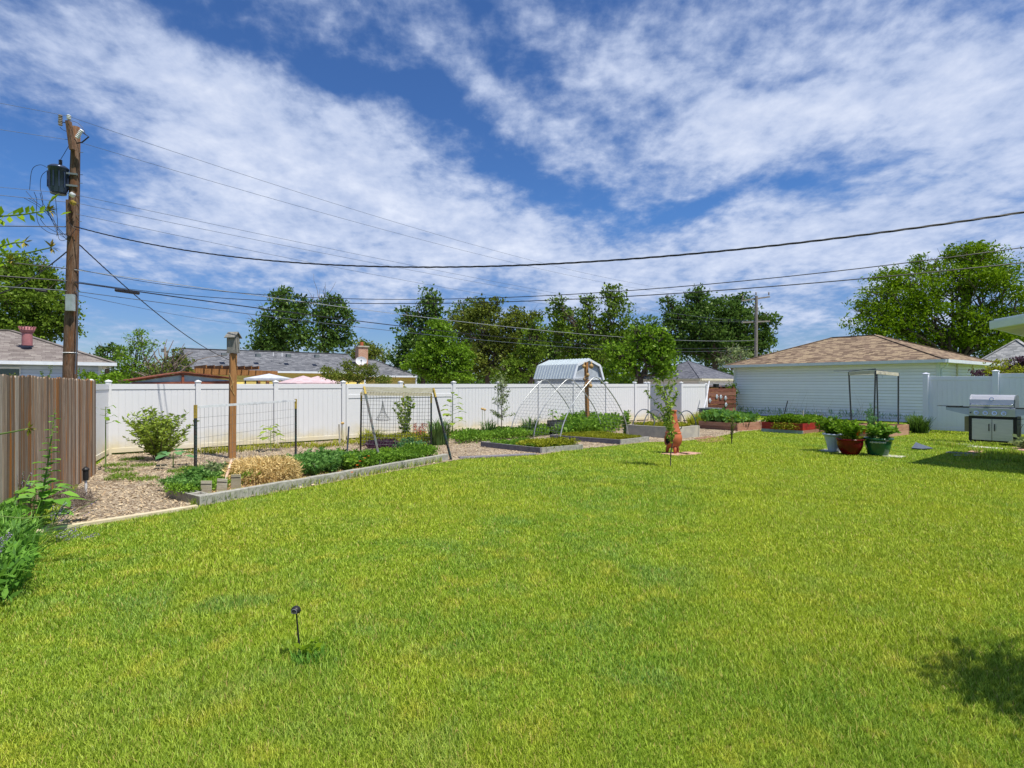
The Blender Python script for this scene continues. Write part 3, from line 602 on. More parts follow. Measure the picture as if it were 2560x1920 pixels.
# H4 grey roofed brick house far right
c0 = Vector((35.6, 37.2, 0)); cs0 = [c0+p for p in (Vector((0, 0, 0)), D1*4.6, D1*4.6+D2*4.6, D2*4.6)]; h4 = thing('house', 'brick house with a weathered grey hip roof beyond the garage at right', 'house', c0)
cs = grow(cs0, -.45); house_walls(h4, cs, 2.9, M['brick'], side=False); cen = sum(cs0, Vector())/4; hiproof(cs0, 3.04, cen, cen+D1*.1, 5.0, shingle('grey shingles', ((.15, .155, .16), (.24, .245, .25), (.34, .34, .34))), h4); fascia(cs0, 3.03, .13, h4, M['greyp'])
q = cen+UP*4.55-D2*.5; m = MB(); m.box(q, D1, .45, .4, .18); m.build('roof_vent', M['blackp'], h4)
# the owner's house: one eave corner reaches in at the right
E = Vector((10.35, 12.2, 0)); ho = thing('house', "white gutter corner of the owner's own house at the right edge", 'house', E)
b_ = -D2; sl_ = .15; La, Lb = 3.6, 9.0
m = MB(); r0, r1 = E+UP*3.16, E+D1*La+UP*3.16; r2 = r1+b_*Lb+UP*sl_*Lb; r3 = r0+b_*Lb+UP*sl_*Lb; m.poly([r0, r1, r2, r3]); up_ = UP*.06; m.poly([r3+up_, r2+up_, r1+up_, r0+up_])
for p_, q_ in ((r0, r1), (r1, r2), (r2, r3), (r3, r0)): m.poly([p_, q_, q_+up_, p_+up_])
m.build('roof', M['metalroof'], ho)
m = MB(); m.obox(r0-D2*.0-UP*.15, D1*La, b_*.03, UP*.16); m.build('fascia', M['trim'], ho)
m = MB(); pr = [(0, 0), (.0, -.12), (-.06, -.16), (-.13, -.15), (-.15, -.02), (-.15, .02)]
a_ = r0; L3 = Lb
pp = [[a_-D1*(-x)+UP*z+b_*t+UP*sl_*t for (x, z) in pr] for t in (-.05, L3)]
for i in range(len(pr)-1): m.poly([pp[0][i], pp[0][i+1], pp[1][i+1], pp[1][i]]); m.poly([pp[1][i]+D1*.006, pp[1][i+1]+D1*.006, pp[0][i+1]+D1*.006, pp[0][i]+D1*.006])
m.poly(pp[0]); m.build('gutter', M['trim'], ho)
m = MB(); ww = [E+D1*.55+b_*.55, E+D1*(La-.3)+b_*.55, E+D1*(La-.3)+b_*(Lb-.3), E+D1*.55+b_*(Lb-.3)]
m.poly([ww[0], ww[3], ww[3]+UP*4.4, ww[0]+UP*3.15]); m.poly([ww[0], ww[1], ww[1]+UP*3.15, ww[0]+UP*3.15]); m.poly([ww[1], ww[2], ww[2]+UP*4.4, ww[1]+UP*3.15]); m.poly([ww[2], ww[3], ww[3]+UP*4.4, ww[2]+UP*4.4]); m.build('wall', M['siding'], ho)
m = MB(); m.poly([r0-UP*.15+D1*.02, r1-UP*.15, r2-UP*.15, r3-UP*.15+D1*.02]); m.build('soffit', M['cream'], ho)
# ---- barn shed
ap = P(1468.3, 896.6, 30); ap.z = 0; bs = thing('storage_shed', 'grey gambrel roofed metal shed rising behind the back fence', 'shed', ap)
prof = [(-1.16, 2.10), (-.86, 2.86), (0, 3.17), (.86, 2.86), (1.16, 2.10)]; Ls = 3.1
names = [M['metalroof']]*4
m = MB()
for (x1, z1), (x2, z2) in zip(prof[:-1], prof[1:]):
    a0, b0 = ap+D1*x1+UP*z1-D2*.1, ap+D1*x2+UP*z2-D2*.1; m.poly([a0, b0, b0+D2*Ls, a0+D2*Ls]); n = (b0-a0).cross(D2).normalized(); n = n if n.z > 0 else -n
    for k in range(15): o_ = a0+D2*(.02+k*Ls/14.6); m.obox(o_, b0-a0, D2*.035, n*.03)
m.build('roof', M['metalroof'], bs)
m = MB(); pts = [ap+D1*x+UP*z for x, z in prof]; m.poly([ap+D1*1.05, pts[4]-D1*.11, pts[3], pts[2], pts[1], pts[0]+D1*.11, ap-D1*1.05]); m.poly([ap-D1*1.05, ap-D1*1.05+D2*3, ap-D1*1.05+D2*3+UP*2.1, ap-D1*1.05+UP*2.1]); m.build('wall', M['shedwall'], bs)
m = MB()
for a0, b0 in zip(pts[:-1], pts[1:]): m.bar(a0-D2*.12-UP*.05, b0-D2*.12-UP*.05, .04, .12, D2)
m.bar(pts[0]-D2*.05+UP*.02, pts[4]-D2*.05+UP*.02, .03, .12, D2); m.build('trim', M['trim'], bs)
# ---- rusty metal shed
ap = Vector((-11.6, 20, 0)); rs = thing('metal_shed', 'low rusty red metal shed roof peeking over the back fence', 'shed', ap)
pf = [(-1.62, 1.93), (0, 2.24), (1.6, 2.04)]; m = MB()
for (x1, z1), (x2, z2) in zip(pf[:-1], pf[1:]): a0, b0 = ap+D1*x1*1.04+UP*z1-D2*.15, ap+D1*x2*1.04+UP*z2-D2*.15; m.obox(a0, b0-a0, D2*2.6, UP*.03)
m.build('roof', M['rust'], rs); m = MB(); m.poly([ap-D1*1.55, ap+D1*1.55, ap+D1*1.55+UP*1.96, ap+UP*2.16, ap-D1*1.55+UP*1.88]); m.build('gable', plain('faded blue sheet', (.42, .50, .55), (.34, .40, .44), 6, .7), rs)
m = MB(); m.bar(ap-D2*.02+UP*1.78-D1*1.5, ap-D2*.02+UP*1.84+D1*1.5, .03, .2, D2); m.bar(ap-D2*.05+UP*1.6, ap-D2*.05+UP*2.2, .08, .05, D1)
for s in (-1, 1): m.bar(ap-D2*.04+UP*2.18, ap-D2*.04+D1*1.6*s+UP*(1.93+(s > 0)*.1), .04, .05, D2)
m.build('trim', M['rust'], rs)
# ---- pergola, canopies
pg0 = P(505, 925, 28); pg1 = P(680, 928, 30.5); pg = thing('pergola', 'reddish brown wooden pergola in front of the yellow house', 'pergola', Vector((pg0.x, pg0.y, 0)))
pu = (pg1-pg0).normalized()
for dz_ in (0, 1.6): m = MB().rnd(); m.bar(pg0-pu*.3-UP*.05+D2*dz_, pg1+pu*.3-UP*.12+D2*dz_, .05, .26, Vector((pu.y, -pu.x, 0))); m.build('beam', M['post'], pg)
for k in range(8): q = pg0+pu*(k*.36+.1)+UP*.16; m = MB().rnd(); m.bar(q-D2*.5, q+D2*2.3, .05, .16, pu); m.build('rafter', M['post'], pg)
for t in (0.05, .93):
    for dz_ in (0, 1.6): q = pg0.lerp(pg1, t)+D2*dz_; m = MB().rnd(); m.bar(Vector((q.x, q.y, 0)), q, .14, .14, D1); m.build('post', M['post'], pg)
def canopy(name, label, apx, apy, Z, r, drop, mat, cat, seg=4, post=True, group=None):
    q = P(apx, apy, Z); t = thing(name, label, cat, Vector((q.x, q.y, 0)), group); m = MB(); ring = []
    for k in range(seg): a = 2*math.pi*k/seg+.9; ring.append(q+Vector((math.cos(a)*r, math.sin(a)*r, -drop)))
    for k in range(seg):
        a_, b_ = ring[k], ring[(k+1) % seg]; m.poly([q, a_, (a_+b_)/2+UP*.0]); m.poly([q, (a_+b_)/2, b_]); m.poly([a_, a_-UP*.10, b_-UP*.10, b_])
    m.build('canopy', mat, t); m = MB()
    if seg == 4:
        for a_ in ring: a2 = a_.lerp(q, .06); m.tube([(a2.x, a2.y, 0), (a2.x, a2.y, a2.z-.05)], .035, 6)
        for k in range(4): m.bar(ring[k]-UP*.22, ring[(k+1) % 4]-UP*.22, .03, .03); m.bar(ring[k]-UP*.4, ring[(k+1) % 4]-UP*.4, .03, .03)
        m.build('frame', M['blackp'], t)
    else: m.tube([(q.x, q.y, 0), q-UP*.03], .03, 6); m.build('pole', M['blackp'], t)
canopy('gazebo', 'pale grey canopy gazebo with a dark frame behind the fence', 673, 934, 27, 1.22, .23, M['canopy'], 'gazebo')
canopy('patio_umbrella', 'pink patio umbrella behind the fence, left of its pair', 758, 939, 25, 1.15, .32, M['pinkcanopy'], 'umbrella', 8, group='pink umbrellas')
canopy('patio_umbrella', 'pink patio umbrella nearer the bush, right of its pair', 794, 940, 26, 1.1, .30, M['pinkcanopy'], 'umbrella', 8, group='pink umbrellas')
# ================================================================ TREES
def branch(m, a, b, r0, r1, wig=.08, n=6, seg=5):
    a, b = Vector(a), Vector(b); L = (b-a).length; pts = []
    for k in range(seg+1):
        t = k/seg; p = a.lerp(b, t); p.z += math.sin(t*math.pi)*L*.06
        if 0 < k < seg: p += Vector((random.gauss(0, 1), random.gauss(0, 1), random.gauss(0, .6)))*L*wig*.5
        pts.append(p)
    m.tube(pts, [r0+(r1-r0)*k/seg for k in range(seg+1)], n); return pts
def tree(name, label, Z, blobs, leaf, size, trunk, dens=1.0, per=24, cat='tree', group=None, r0=.22, bark='bark', dz_=.85, asp=.6, limbs=5, csz=.16, dead=None, hollow=.38, up=.0, trunks=1):
    """blobs in photo pixels at distance Z; trunk = pixel column of its foot"""
    k = Z/F; b3 = []
    for (px, py, rx, ry) in blobs:
        c = P(px, py, Z+random.uniform(-.3, .3)*rx*k); b3.append((c.x, c.y, c.z, rx*k, max(rx*k*dz_, .3), ry*k))
    base = Vector(((trunk-1280)*k, Z, 0)); t = thing(name, label, cat, base, group)
    pts, shd, ctr = clumps(b3, size, dens, per, csz, hollow)
    keep = pts[:, 2] > .15; pts, shd = pts[keep], shd[keep]
    dirs = np.zeros_like(pts); dirs[:, 2] = up
    leafcloud('crown', pts, size, leaf, t, asp=asp, shade=shd, dirs=dirs)
    m = MB(); main = sorted(b3, key=lambda b: -b[3]*b[5])[0]; topz = max(b[2] for b in b3)
    fork = Vector((base.x*.6+main[0]*.4, Z, max(1.0, min(b[2]-b[5]*.5 for b in b3)))); branch(m, base, fork, r0, r0*.75, .02, 9)
    for b in b3:
        c = Vector(b[:3]); branch(m, fork, c, r0*.45, r0*.18, .10, 7)
        for q in range(limbs):
            d = Vector((random.gauss(0, 1), random.gauss(0, 1), abs(random.gauss(.3, .7)))).normalized()
            e = c+Vector((d.x*b[3], d.y*b[4], d.z*b[5]))*random.uniform(.7, .95); s0 = fork.lerp(c, random.uniform(.4, 1)); pp = branch(m, s0, e, r0*.24, r0*.05, .14, 5)
            for _ in range(2):
                e2 = e+Vector((random.gauss(0, 1)*b[3], random.gauss(0, 1)*b[4], random.gauss(.3, .7)*b[5]))*.25; branch(m, pp[3], e2, r0*.09, r0*.025, .12, 4, 3)
    m.build('trunk', M[bark], t)
    if dead:
        m = MB()
        for (x0, y0, x1, y1) in dead:
            a_, e_ = P(x0, y0, Z), P(x1, y1, Z); pp = branch(m, a_, e_, .07, .018, .10, 5)
            for _ in range(4): s0 = pp[random.randint(1, 4)]; branch(m, s0, s0+(e_-a_)*random.uniform(.2, .4)+Vector((random.gauss(0, .5), random.gauss(0, .3), random.gauss(.2, .3))), .03, .01, .12, 4, 3)
        m.build('bare_branches', M['deadtwig'], t)
    return t
tree('leafy_tree', 'yellow green tree behind the pale blue house at the far left', 30, [(110, 770, 70, 70), (60, 760, 95, 110), (10, 720, 80, 90), (90, 690, 55, 55), (145, 800, 50, 50), (30, 830, 110, 45), (130, 730, 40, 50), (170, 825, 30, 28), (50, 660, 45, 35)], L_['mid'], .17, 60, .9, 24)
tree('leafy_tree', 'dark round tree between the left house and the feathery sapling', 46, [(268, 885, 34, 32), (240, 905, 22, 18), (300, 880, 20, 28)], L_['dark'], .24, 268, 1.0)
tree('feathery_tree', 'feathery light green young tree rising behind the fence at left', 24, [(330, 900, 42, 48), (345, 855, 26, 34), (352, 828, 10, 12), (375, 865, 20, 16), (300, 930, 30, 28), (370, 920, 34, 34), (330, 965, 44, 22)], L_['bright'], .13, 335, .75, 20, r0=.06, asp=.32)
tree('twiggy_shrub', 'half dead grey twiggy shrub behind the fence at left', 23, [(405, 925, 40, 34), (385, 955, 34, 24)], L_['olive'], .09, 405, .35, 16, 'shrub', r0=.05, dead=[(405, 965, 360, 905), (405, 965, 385, 890), (410, 965, 420, 885), (412, 960, 445, 905), (420, 960, 470, 915), (400, 965, 345, 930), (415, 955, 395, 900), (408, 960, 435, 890)])
tree('dense_shrub', 'dark olive shrub at the left end of the grey roof', 25, [(450, 925, 34, 40), (435, 905, 18, 22), (472, 945, 22, 24), (440, 880, 9, 14)], L_['olive'], .10, 450, .7, 20, 'shrub', r0=.05)
tree('leafy_shrub', 'light green leafy shrub right behind the corner of the white fence', 17.5, [(255, 950, 30, 14), (290, 945, 26, 12), (215, 940, 16, 14)], L_['bright'], .09, 255, .9, 20, 'shrub', r0=.03)
tree('tall_tree', 'dark tall tree behind the yellow house, left one of the pair', 62, [(705, 800, 58, 66), (712, 745, 30, 34), (668, 830, 44, 50), (690, 860, 66, 36), (750, 825, 36, 58), (755, 765, 24, 32), (648, 865, 30, 26)], L_['dark'], .34, 700, 1.0, dead=[(690, 800, 640, 770), (680, 830, 630, 800), (700, 790, 668, 735)])
tree('tall_tree', 'dark tall tree with bare twigs on top, behind the yellow house roof', 62, [(832, 795, 44, 52), (838, 756, 24, 26), (805, 850, 48, 42), (850, 840, 38, 52), (800, 790, 20, 44), (864, 795, 20, 30)], L_['dark'], .34, 800, .95, dead=[(803, 880, 800, 722), (802, 790, 812, 716), (803, 800, 785, 735), (806, 790, 830, 740)])
tree('round_tree', 'small light topped tree behind the brick chimney', 62, [(915, 872, 38, 24), (935, 890, 30, 18), (890, 885, 24, 18)], L_['olive'], .28, 915, 1.0)
tree('round_tree', 'small dark tree to the right of the brick chimney', 70, [(955, 885, 14, 18), (975, 895, 12, 14)], L_['dark'], .3, 960, 1.0)
tree('bushy_shrub', 'olive shrub in front of the grey roof with long loose sprays', 22, [(900, 935, 44, 24), (845, 940, 40, 18), (820, 930, 14, 16), (930, 925, 20, 18), (870, 912, 18, 12), (960, 950, 30, 12)], L_['olive'], .075, 890, .75, 20, 'shrub', r0=.04)
tree('tall_tree', 'dark tree with a pointed top behind the bright green bush', 48, [(1070, 780, 38, 44), (1075, 738, 20, 24), (1030, 830, 40, 60), (1020, 790, 22, 26), (1050, 880, 60, 60), (1100, 830, 40, 50), (1000, 900, 28, 50), (1092, 760, 18, 22)], L_['dark'], .26, 1060, 1.0)
tree('dense_tree', 'bright green bushy tree just behind the back fence', 30, [(1105, 890, 74, 62), (1100, 835, 40, 42), (1085, 815, 18, 26), (1060, 900, 46, 50), (1150, 900, 38, 44), (1030, 915, 24, 36), (1120, 940, 70, 26)], L_['bright'], .15, 1100, 1.15, 26)
tree('tall_tree', 'olive green tree with a ragged top left of the barn roofed shed', 44, [(1215, 820, 55, 70), (1200, 770, 30, 32), (1160, 800, 38, 44), (1270, 830, 50, 52), (1230, 890, 80, 60), (1310, 850, 40, 50), (1330, 800, 26, 34), (1290, 790, 24, 26), (1180, 900, 50, 50), (1240, 755, 16, 18)], L_['olive'], .23, 1215, 1.05, 24)
tree('leafy_tree', 'green tree directly left of the barn roofed shed', 38, [(1330, 870, 42, 60), (1300, 920, 50, 36), (1345, 820, 24, 26), (1265, 930, 40, 30)], L_['mid'], .19, 1325, 1.05)
tree('tall_tree', 'tall tree with bare grey branches above the barn roofed shed', 42, [(1540, 790, 46, 66), (1530, 735, 26, 28), (1480, 830, 40, 60), (1470, 770, 26, 36), (1400, 790, 32, 34), (1395, 755, 22, 18), (1410, 840, 40, 36), (1560, 860, 50, 50), (1510, 890, 80, 40), (1430, 880, 44, 24)], L_['mid'], .22, 1490, .95, 24, dead=[(1450, 830, 1400, 770), (1440, 850, 1390, 830), (1470, 820, 1485, 780), (1430, 870, 1385, 880)])
tree('maple_tree', 'big leafed light green maple behind the white gate', 34, [(1600, 880, 52, 46), (1640, 850, 44, 36), (1560, 920, 60, 38), (1650, 900, 40, 40), (1600, 830, 26, 24), (1668, 870, 24, 30), (1535, 880, 30, 30), (1660, 935, 34, 18)], L_['bright'], .21, 1600, 1.05, 22)
tree('great_tree', 'very broad dark green tree behind the charcoal roofed house', 64, [(1780, 810, 90, 80), (1740, 760, 34, 40), (1700, 830, 60, 80), (1820, 780, 50, 50), (1870, 820, 60, 74), (1800, 870, 110, 60), (1690, 790, 34, 36), (1900, 860, 44, 50), (1745, 735, 18, 20), (1670, 760, 16, 26), (1920, 800, 24, 30), (1850, 750, 20, 18), (1660, 870, 50, 50)], L_['dark'], .32, 1790, 1.15, 26, r0=.4)
tree('leafy_shrub', 'grey twiggy shrub at the left corner of the garage', 40, [(1850, 880, 30, 22), (1815, 905, 24, 18)], L_['silver'], .15, 1830, .6, 18, 'shrub', r0=.05, dead=[(1830, 925, 1800, 890), (1835, 925, 1825, 880), (1840, 925, 1860, 885), (1830, 925, 1810, 900)])
tree('locust_tree', 'wide spreading honey locust with visible dark limbs behind the garage', 46, [(2270, 720, 90, 50), (2440, 690, 110, 60), (2330, 800, 100, 60), (2470, 830, 110, 60), (2200, 800, 70, 60), (2420, 625, 60, 24), (2240, 700, 66, 34), (2210, 750, 80, 40), (2180, 800, 60, 40), (2250, 830, 80, 40), (2290, 760, 50, 34), (2430, 640, 74, 32), (2400, 690, 90, 34), (2480, 700, 70, 40), (2380, 740, 50, 30), (2540, 740, 60, 44), (2470, 780, 60, 30), (2350, 840, 60, 36), (2420, 850, 80, 34), (2320, 660, 50, 22), (2520, 820, 60, 34), (2260, 880, 60, 24), (2600, 780, 60, 60), (2150, 850, 24, 20), (2480, 900, 60, 24)], L_['locust'], .26, 2350, .9, 34, r0=.28, limbs=7, asp=.4, csz=.22, hollow=.5, dz_=.8)
tree('leafy_tree', 'dull green tree at the right edge behind the gutter corner', 52, [(2560, 820, 50, 60), (2590, 870, 60, 60), (2530, 880, 60, 36)], L_['olive'], .26, 2575, 1.0)
tree('leafy_shrub', 'yellow green shrub above the right fence beside the purple one', 26, [(2502, 918, 20, 22), (2480, 928, 18, 14), (2545, 925, 20, 12)], L_['yell'], .10, 2500, .7, 18, 'shrub', r0=.03)
tree('purple_shrub', 'dark purple leafed shrub above the right fence', 27, [(2545, 908, 24, 20), (2575, 915, 26, 22), (2440, 932, 20, 7), (2475, 934, 20, 8)], L_['purple'], .10, 2550, .9, 18, 'shrub', r0=.03)
tree('vine', 'green vine climbing the garage corner above the slatted screen', 33.5, [(1832, 975, 7, 24), (1828, 1005, 6, 16)], L_['mid'], .12, 1832, 1.2, 14, 'vine', r0=.02)
# distant tree line that closes the horizon
bl = [(x, 925+random.uniform(-8, 8), 60, 26) for x in range(-300, 3000, 70)]
pts, shd, _ = clumps([(P(x, y, 110).x, 110+random.uniform(-6, 6), P(x, y, 110).z*.6, rx*110/F, 3, max(1.5, ry*110/F)) for x, y, rx, ry in bl], .6, .9, 20, .2)
o = leafcloud('distant_trees', pts, .6, L_['dark'], None, (0, 110, 0), shade=shd); tag(o, 'low dark mass of distant neighbourhood trees along the horizon', 'woods', None, 'stuff')
# ================================================================ POLES AND WIRES
PB = Vector(((174-1280)*16.5/F, 16.5, 0)); up1 = thing('utility_pole', 'tall brown creosoted utility pole carrying a transformer at left', 'utility pole', PB)
def pp_(py): t = (960-py)/642.; return P(174+16*t+ (0), py, 16.5)
m = MB(); hs = [(-.3, .185)]; pts = [Vector((PB.x, PB.y, 0))]+[pp_(y) for y in (930, 800, 650, 500, 400, 318)]; m.tube(pts, [.19, .175, .165, .15, .135, .12, .108], 20); m.build('shaft', M['polewood'], up1, smooth=True)
m = MB(); a_, b__ = P(181, 375, 16.3), P(171, 303, 16.3); m.bar(a_, b__, .13, .10); m.build('top_bracket', M['polewood'], up1)
def insul(par, q, ax, L, r, mat, n=6):
    ax = Vector(ax).normalized(); m = MB(); pts = []; rr = []
    for k in range(n*2+1): pts.append(q+ax*L*k/(n*2)); rr.append(r if k % 2 else r*.62)
    m.tube(pts, rr, 12); m.build('insulator', mat, par)
insul(up1, P(151, 314, 16.3), UP, .30, .06, M['porcelain']); insul(up1, P(172, 299, 16.3), UP, .13, .06, M['whitep'], 3); insul(up1, P(192, 345, 16.2), Vector((.45, 0, .7)), .28, .06, M['whitep'])
insul(up1, P(185, 490, 16.2), Vector((-.3, 0, .2)), .12, .07, M['whitep'], 3); insul(up1, P(187, 510, 16.2), Vector((-.3, 0, .2)), .12, .07, M['yellow'], 3)
m = MB(); m.tube([P(145, 303, 16.3), P(170, 308, 16.3)], .012, 6); m.build('arrester_arm', M['cable'], up1); m = MB(); m.tube([P(192, 358, 16.3), P(205, 356, 16.2), P(222, 342, 16.2), P(208, 332, 16.2)], .02, 6); m.build('cutout_switch', M['cable'], up1)
tc = P(146, 452, 16.3); m = MB(); m.lathe(tc-UP*.38, [(.001, 0), (.19, 0), (.195, .04), (.195, .05), (.225, .12), (.235, .70), (.25, .71), (.25, .75), (.19, .80), (.001, .81)], 28); tf = m.build('transformer', M['trafo'], up1, smooth=True)
m = MB()
for k in range(12): a = k*math.pi/6+.2; dr = Vector((math.cos(a), math.sin(a), 0)); m.bar(tc+dr*.235-UP*.22, tc+dr*.235+UP*.22, .02, .05, Vector((-dr.y, dr.x, 0)))
m.build('cooling_fin', M['trafo'], tf); insul(tf, tc+UP*.40+Vector((.06, 0, 0)), UP, .2, .05, M['cable'])
m = MB()
for z in (-.12, .22): m.bar(tc+UP*z+Vector((.2, 0, 0)), tc+UP*z+Vector((.47, .1, 0)), .05, .05)
m.build('mounting_arm', M['greyp'], up1)
m = MB(); m.box(P(176, 777, 16.28), Vector((1, 0, 0)), .20, .12, .47); m.build('meter_box', plain('grey box', (.36, .42, .43), None, 4, .5), up1)
m = MB(); m.bar(P(172, 590, 16.3), P(171, 500, 16.3), .10, .08); m.build('side_board', M['polewood'], up1)
m = MB()
for y in (381, 437, 458, 554): q = pp_(y)+Vector((.1, 0, 0)); m.tube([q, q+Vector((.13, 0, 0))], .008, 5)
m.build('step_bolt', M['greyp'], up1)
m = MB(); m.tube([P(192, 720, 16.35), P(195, 760, 16.3), P(193, 800, 16.3), P(191, 880, 16.3), P(188, 935, 16.3)], .014, 5); m.build('ground_wire', M['cable2'], up1)
m = MB(); m.tube([pp_(882)+Vector((.178*math.cos(a*.35), .178*math.sin(a*.35), 0)) for a in range(19)], .012, 5); m.build('band', M['whitep'], up1)
FP = Vector(((1889-1280)*57/F, 57, 0)); up2 = thing('utility_pole', 'distant grey utility pole with two cross arms', 'utility pole', FP)
m = MB(); m.tube([FP, P(1891, 740, 57)], [.19, .14], 12); m.build('shaft', M['farpole'], up2)
for y0, y1 in ((752, 742), (806, 803)): m = MB(); m.bar(P(1854, y0, 56.8), P(1924, y1, 57.6), .14, .14); m.build('cross_arm', M['farpole'], up2)
for x, y in ((1857, 748), (1922, 738), (1890, 738)): insul(up2, P(x, y, 57), UP, .3, .08, M['porcelain'], 2)
up3 = thing('utility_pole', 'tiny far off pole above the twiggy shrub at left', 'utility pole', Vector(((413-1280)*80/F, 80, 0))); q = P(413, 868, 80)
m = MB(); m.tube([Vector((q.x, q.y, 0)), q], .16, 8); m.build('shaft', M['farpole'], up3); m = MB(); m.box(q-UP*.7-Vector((.35, 0, 0)), Vector((1, 0, 0)), .3, .3, .5); m.build('transformer', M['greyp'], up3)
def wire(a, b, via=None, r=.008, label='', mat='cable2', tw=0, n=40, group='overhead wires', name='overhead_wire', sag=None):
    A_, B_ = P(*a), P(*b); s = sag or 0
    if via:
        kx = (via[0]-1280)/F; dx_, dy_ = B_.x-A_.x, B_.y-A_.y; t = (kx*A_.y-A_.x)/(dx_-kx*dy_); t = min(.97, max(.03, t))
        Zt = A_.y+dy_*t; zt = A_.z+(B_.z-A_.z)*t; s = (zt-(CH+(960-via[1])*Zt/F))/(4*t*(1-t))
    pts = [A_.lerp(B_, k/n)-UP*4*s*(k/n)*(1-k/n) for k in range(n+1)]; m = MB()
    if tw:
        N = n*6; cen_ = [A_.lerp(B_, k/N)-UP*4*s*(k/N)*(1-k/N) for k in range(N+1)]
        for ph in (0, 2.09, 4.19): m.tube([p+Vector((math.cos(k*.62+ph)*.5, 0, math.sin(k*.62+ph)))*r*1.1 for k, p in enumerate(cen_)], r*.8, 5)
    else: m.tube(pts, r, 5)
    o = m.build(name, M[mat], None, A_); return tag(o, label, 'wire', group)
far = 57
wire((172, 291, 16.4), (1888, 740, far), (1280, 638), .006, 'top overhead wire sloping from the tall pole to the distant pole')
wire((180, 350, 16.4), (1857, 750, far), (1280, 656), .006, 'second highest overhead wire leaving the tall pole below its switch')
wire((188, 487, 16.4), (1860, 806, far), (900, 637), .006, 'overhead wire leaving the tall pole at its white insulator')
wire((188, 507, 16.4), (1900, 804, far), (900, 651), .006, 'overhead wire leaving the tall pole at its yellow insulator')
wire((190, 535, 16.4), (1922, 803, far), (900, 680), .006, 'overhead wire leaving the tall pole just under the yellow insulator')
wire((186, 674, 16.4), (1887, 851, far), (900, 773), .012, 'pale silver telephone line above the thick cable', 'pipe')
wire((186, 706, 16.4), (1887, 866, far), (900, 803), .018, 'thick black telephone cable carrying a splice case', 'cable')
wire((186, 728, 16.4), (1887, 872, far), (900, 818), .011, 'lower telephone line under the thick black cable', 'cable2')
wire((186, 566, 16.3), (2620, 521, 7.6), (1280, 664), .0095, 'thick twisted service cable sagging across the whole yard', 'cable', 1)
wire((186, 671, 16.3), (2620, 610, 7.6), (1280, 743), .007, 'thin black line rising to the right, upper of two', 'cable')
wire((186, 703, 16.3), (2620, 650, 7.6), (1280, 754), .008, 'thin black line rising to the right, lower of two', 'cable')
wire((186, 600, 16.4), (588, 905, 37), (420, 805), .012, 'twisted service drop falling from the tall pole to the yellow house', 'cable', 1)
wire((172, 625, 16.4), (-60, 745, 22), (70, 700), .013, 'twisted service drop going down to the left behind the branches', 'cable', 1)
wire((186, 735, 16.4), (655, 812, 50), (420, 783), .008, 'thin line under the telephone bundle ending in the tall trees')
for y0, y1, r, lb in ((291, 258, .006, 'topmost wire running off to the left of the tall pole'), (350, 324, .006, 'second wire running off left above the transformer'), (484, 468, .006, 'wire behind the transformer running off left'), (506, 488, .008, 'wire just under the transformer running off left'),
                      (567, 565, .014, 'twisted cable running left at the tangle of leads'), (672, 654, .014, 'silver telephone line running off left over the tree'), (703, 690, .018, 'thick black telephone cable running off left'), (727, 716, .011, 'lowest line running off left above the meter box')):
    a_, b__ = P(174, y0, 16.4), P(0, y1, 15.3); d = b__-a_; m = MB(); m.tube([a_, b__, a_+d*3.5-UP*.1*3.5], r, 5); o = m.build('overhead_wire', M['cable' if r > .012 else 'cable2'], None, a_); tag(o, lb, 'wire', 'overhead wires')
# splices and a splice case
a_, b__ = P(288, 725, 16.9), P(348, 733.5, 18.2); m = MB(); m.tube([a_, a_.lerp(b__, .04), a_.lerp(b__, .96), b__], [.02, .05, .05, .02], 10); tag(m.build('splice_case', M['cable'], None, a_), 'black splice case hanging on the thick telephone cable', 'splice case')
a_, b__ = P(86, 724, 15.6), P(118, 729, 15.8); m = MB(); m.tube([a_, a_.lerp(b__, .1), a_.lerp(b__, .9), b__], [.012, .035, .035, .012], 10); tag(m.build('splice_case', M['cable'], None, a_), 'small black splice case on the line left of the tall pole', 'splice case')
# drooping leads around the pole
m = MB()
def cat(pts, r=.007):
    pts = [P(x, y, 16.2+.1*math.sin(i)) for i, (x, y) in enumerate(pts)]; out = []
    for i in range(len(pts)-1):
        p0, p1, p2, p3 = pts[max(i-1, 0)], pts[i], pts[i+1], pts[min(i+2, len(pts)-1)]
        for k in range(6): t = k/6.; out.append(.5*((2*p1)+(p2-p0)*t+(2*p0-5*p1+4*p2-p3)*t*t+(3*p1-p0-3*p2+p3)*t**3))
    out.append(pts[-1]); m = MB(); m.tube(out, r, 5); m.build('service_lead', M['cable'], up1)
for l in ([(120, 420), (100, 412), (80, 425), (74, 475)], [(120, 425), (104, 440), (101, 470), (107, 500), (104, 540), (101, 548)], [(65, 478), (90, 505), (120, 530), (142, 580), (150, 600), (168, 597), (190, 572)], [(85, 480), (92, 500), (91, 530), (97, 560), (120, 580), (145, 586), (170, 584)],
          [(60, 495), (95, 515), (128, 545), (150, 575), (166, 592), (165, 596), (150, 587)], [(100, 482), (106, 505), (118, 525), (135, 550), (146, 590)], [(70, 495), (110, 520), (132, 555), (150, 580), (172, 605)], [(138, 485), (141, 520), (144, 560), (142, 590)], [(101, 548), (115, 565), (140, 580), (160, 585), (175, 590)],
          [(172, 365), (160, 385), (151, 400), (148, 408)], [(172, 300), (195, 308), (210, 325), (212, 336)], [(150, 318), (158, 325), (175, 332), (178, 340)], [(165, 540), (176, 560), (188, 573), (200, 576)]): cat(l)
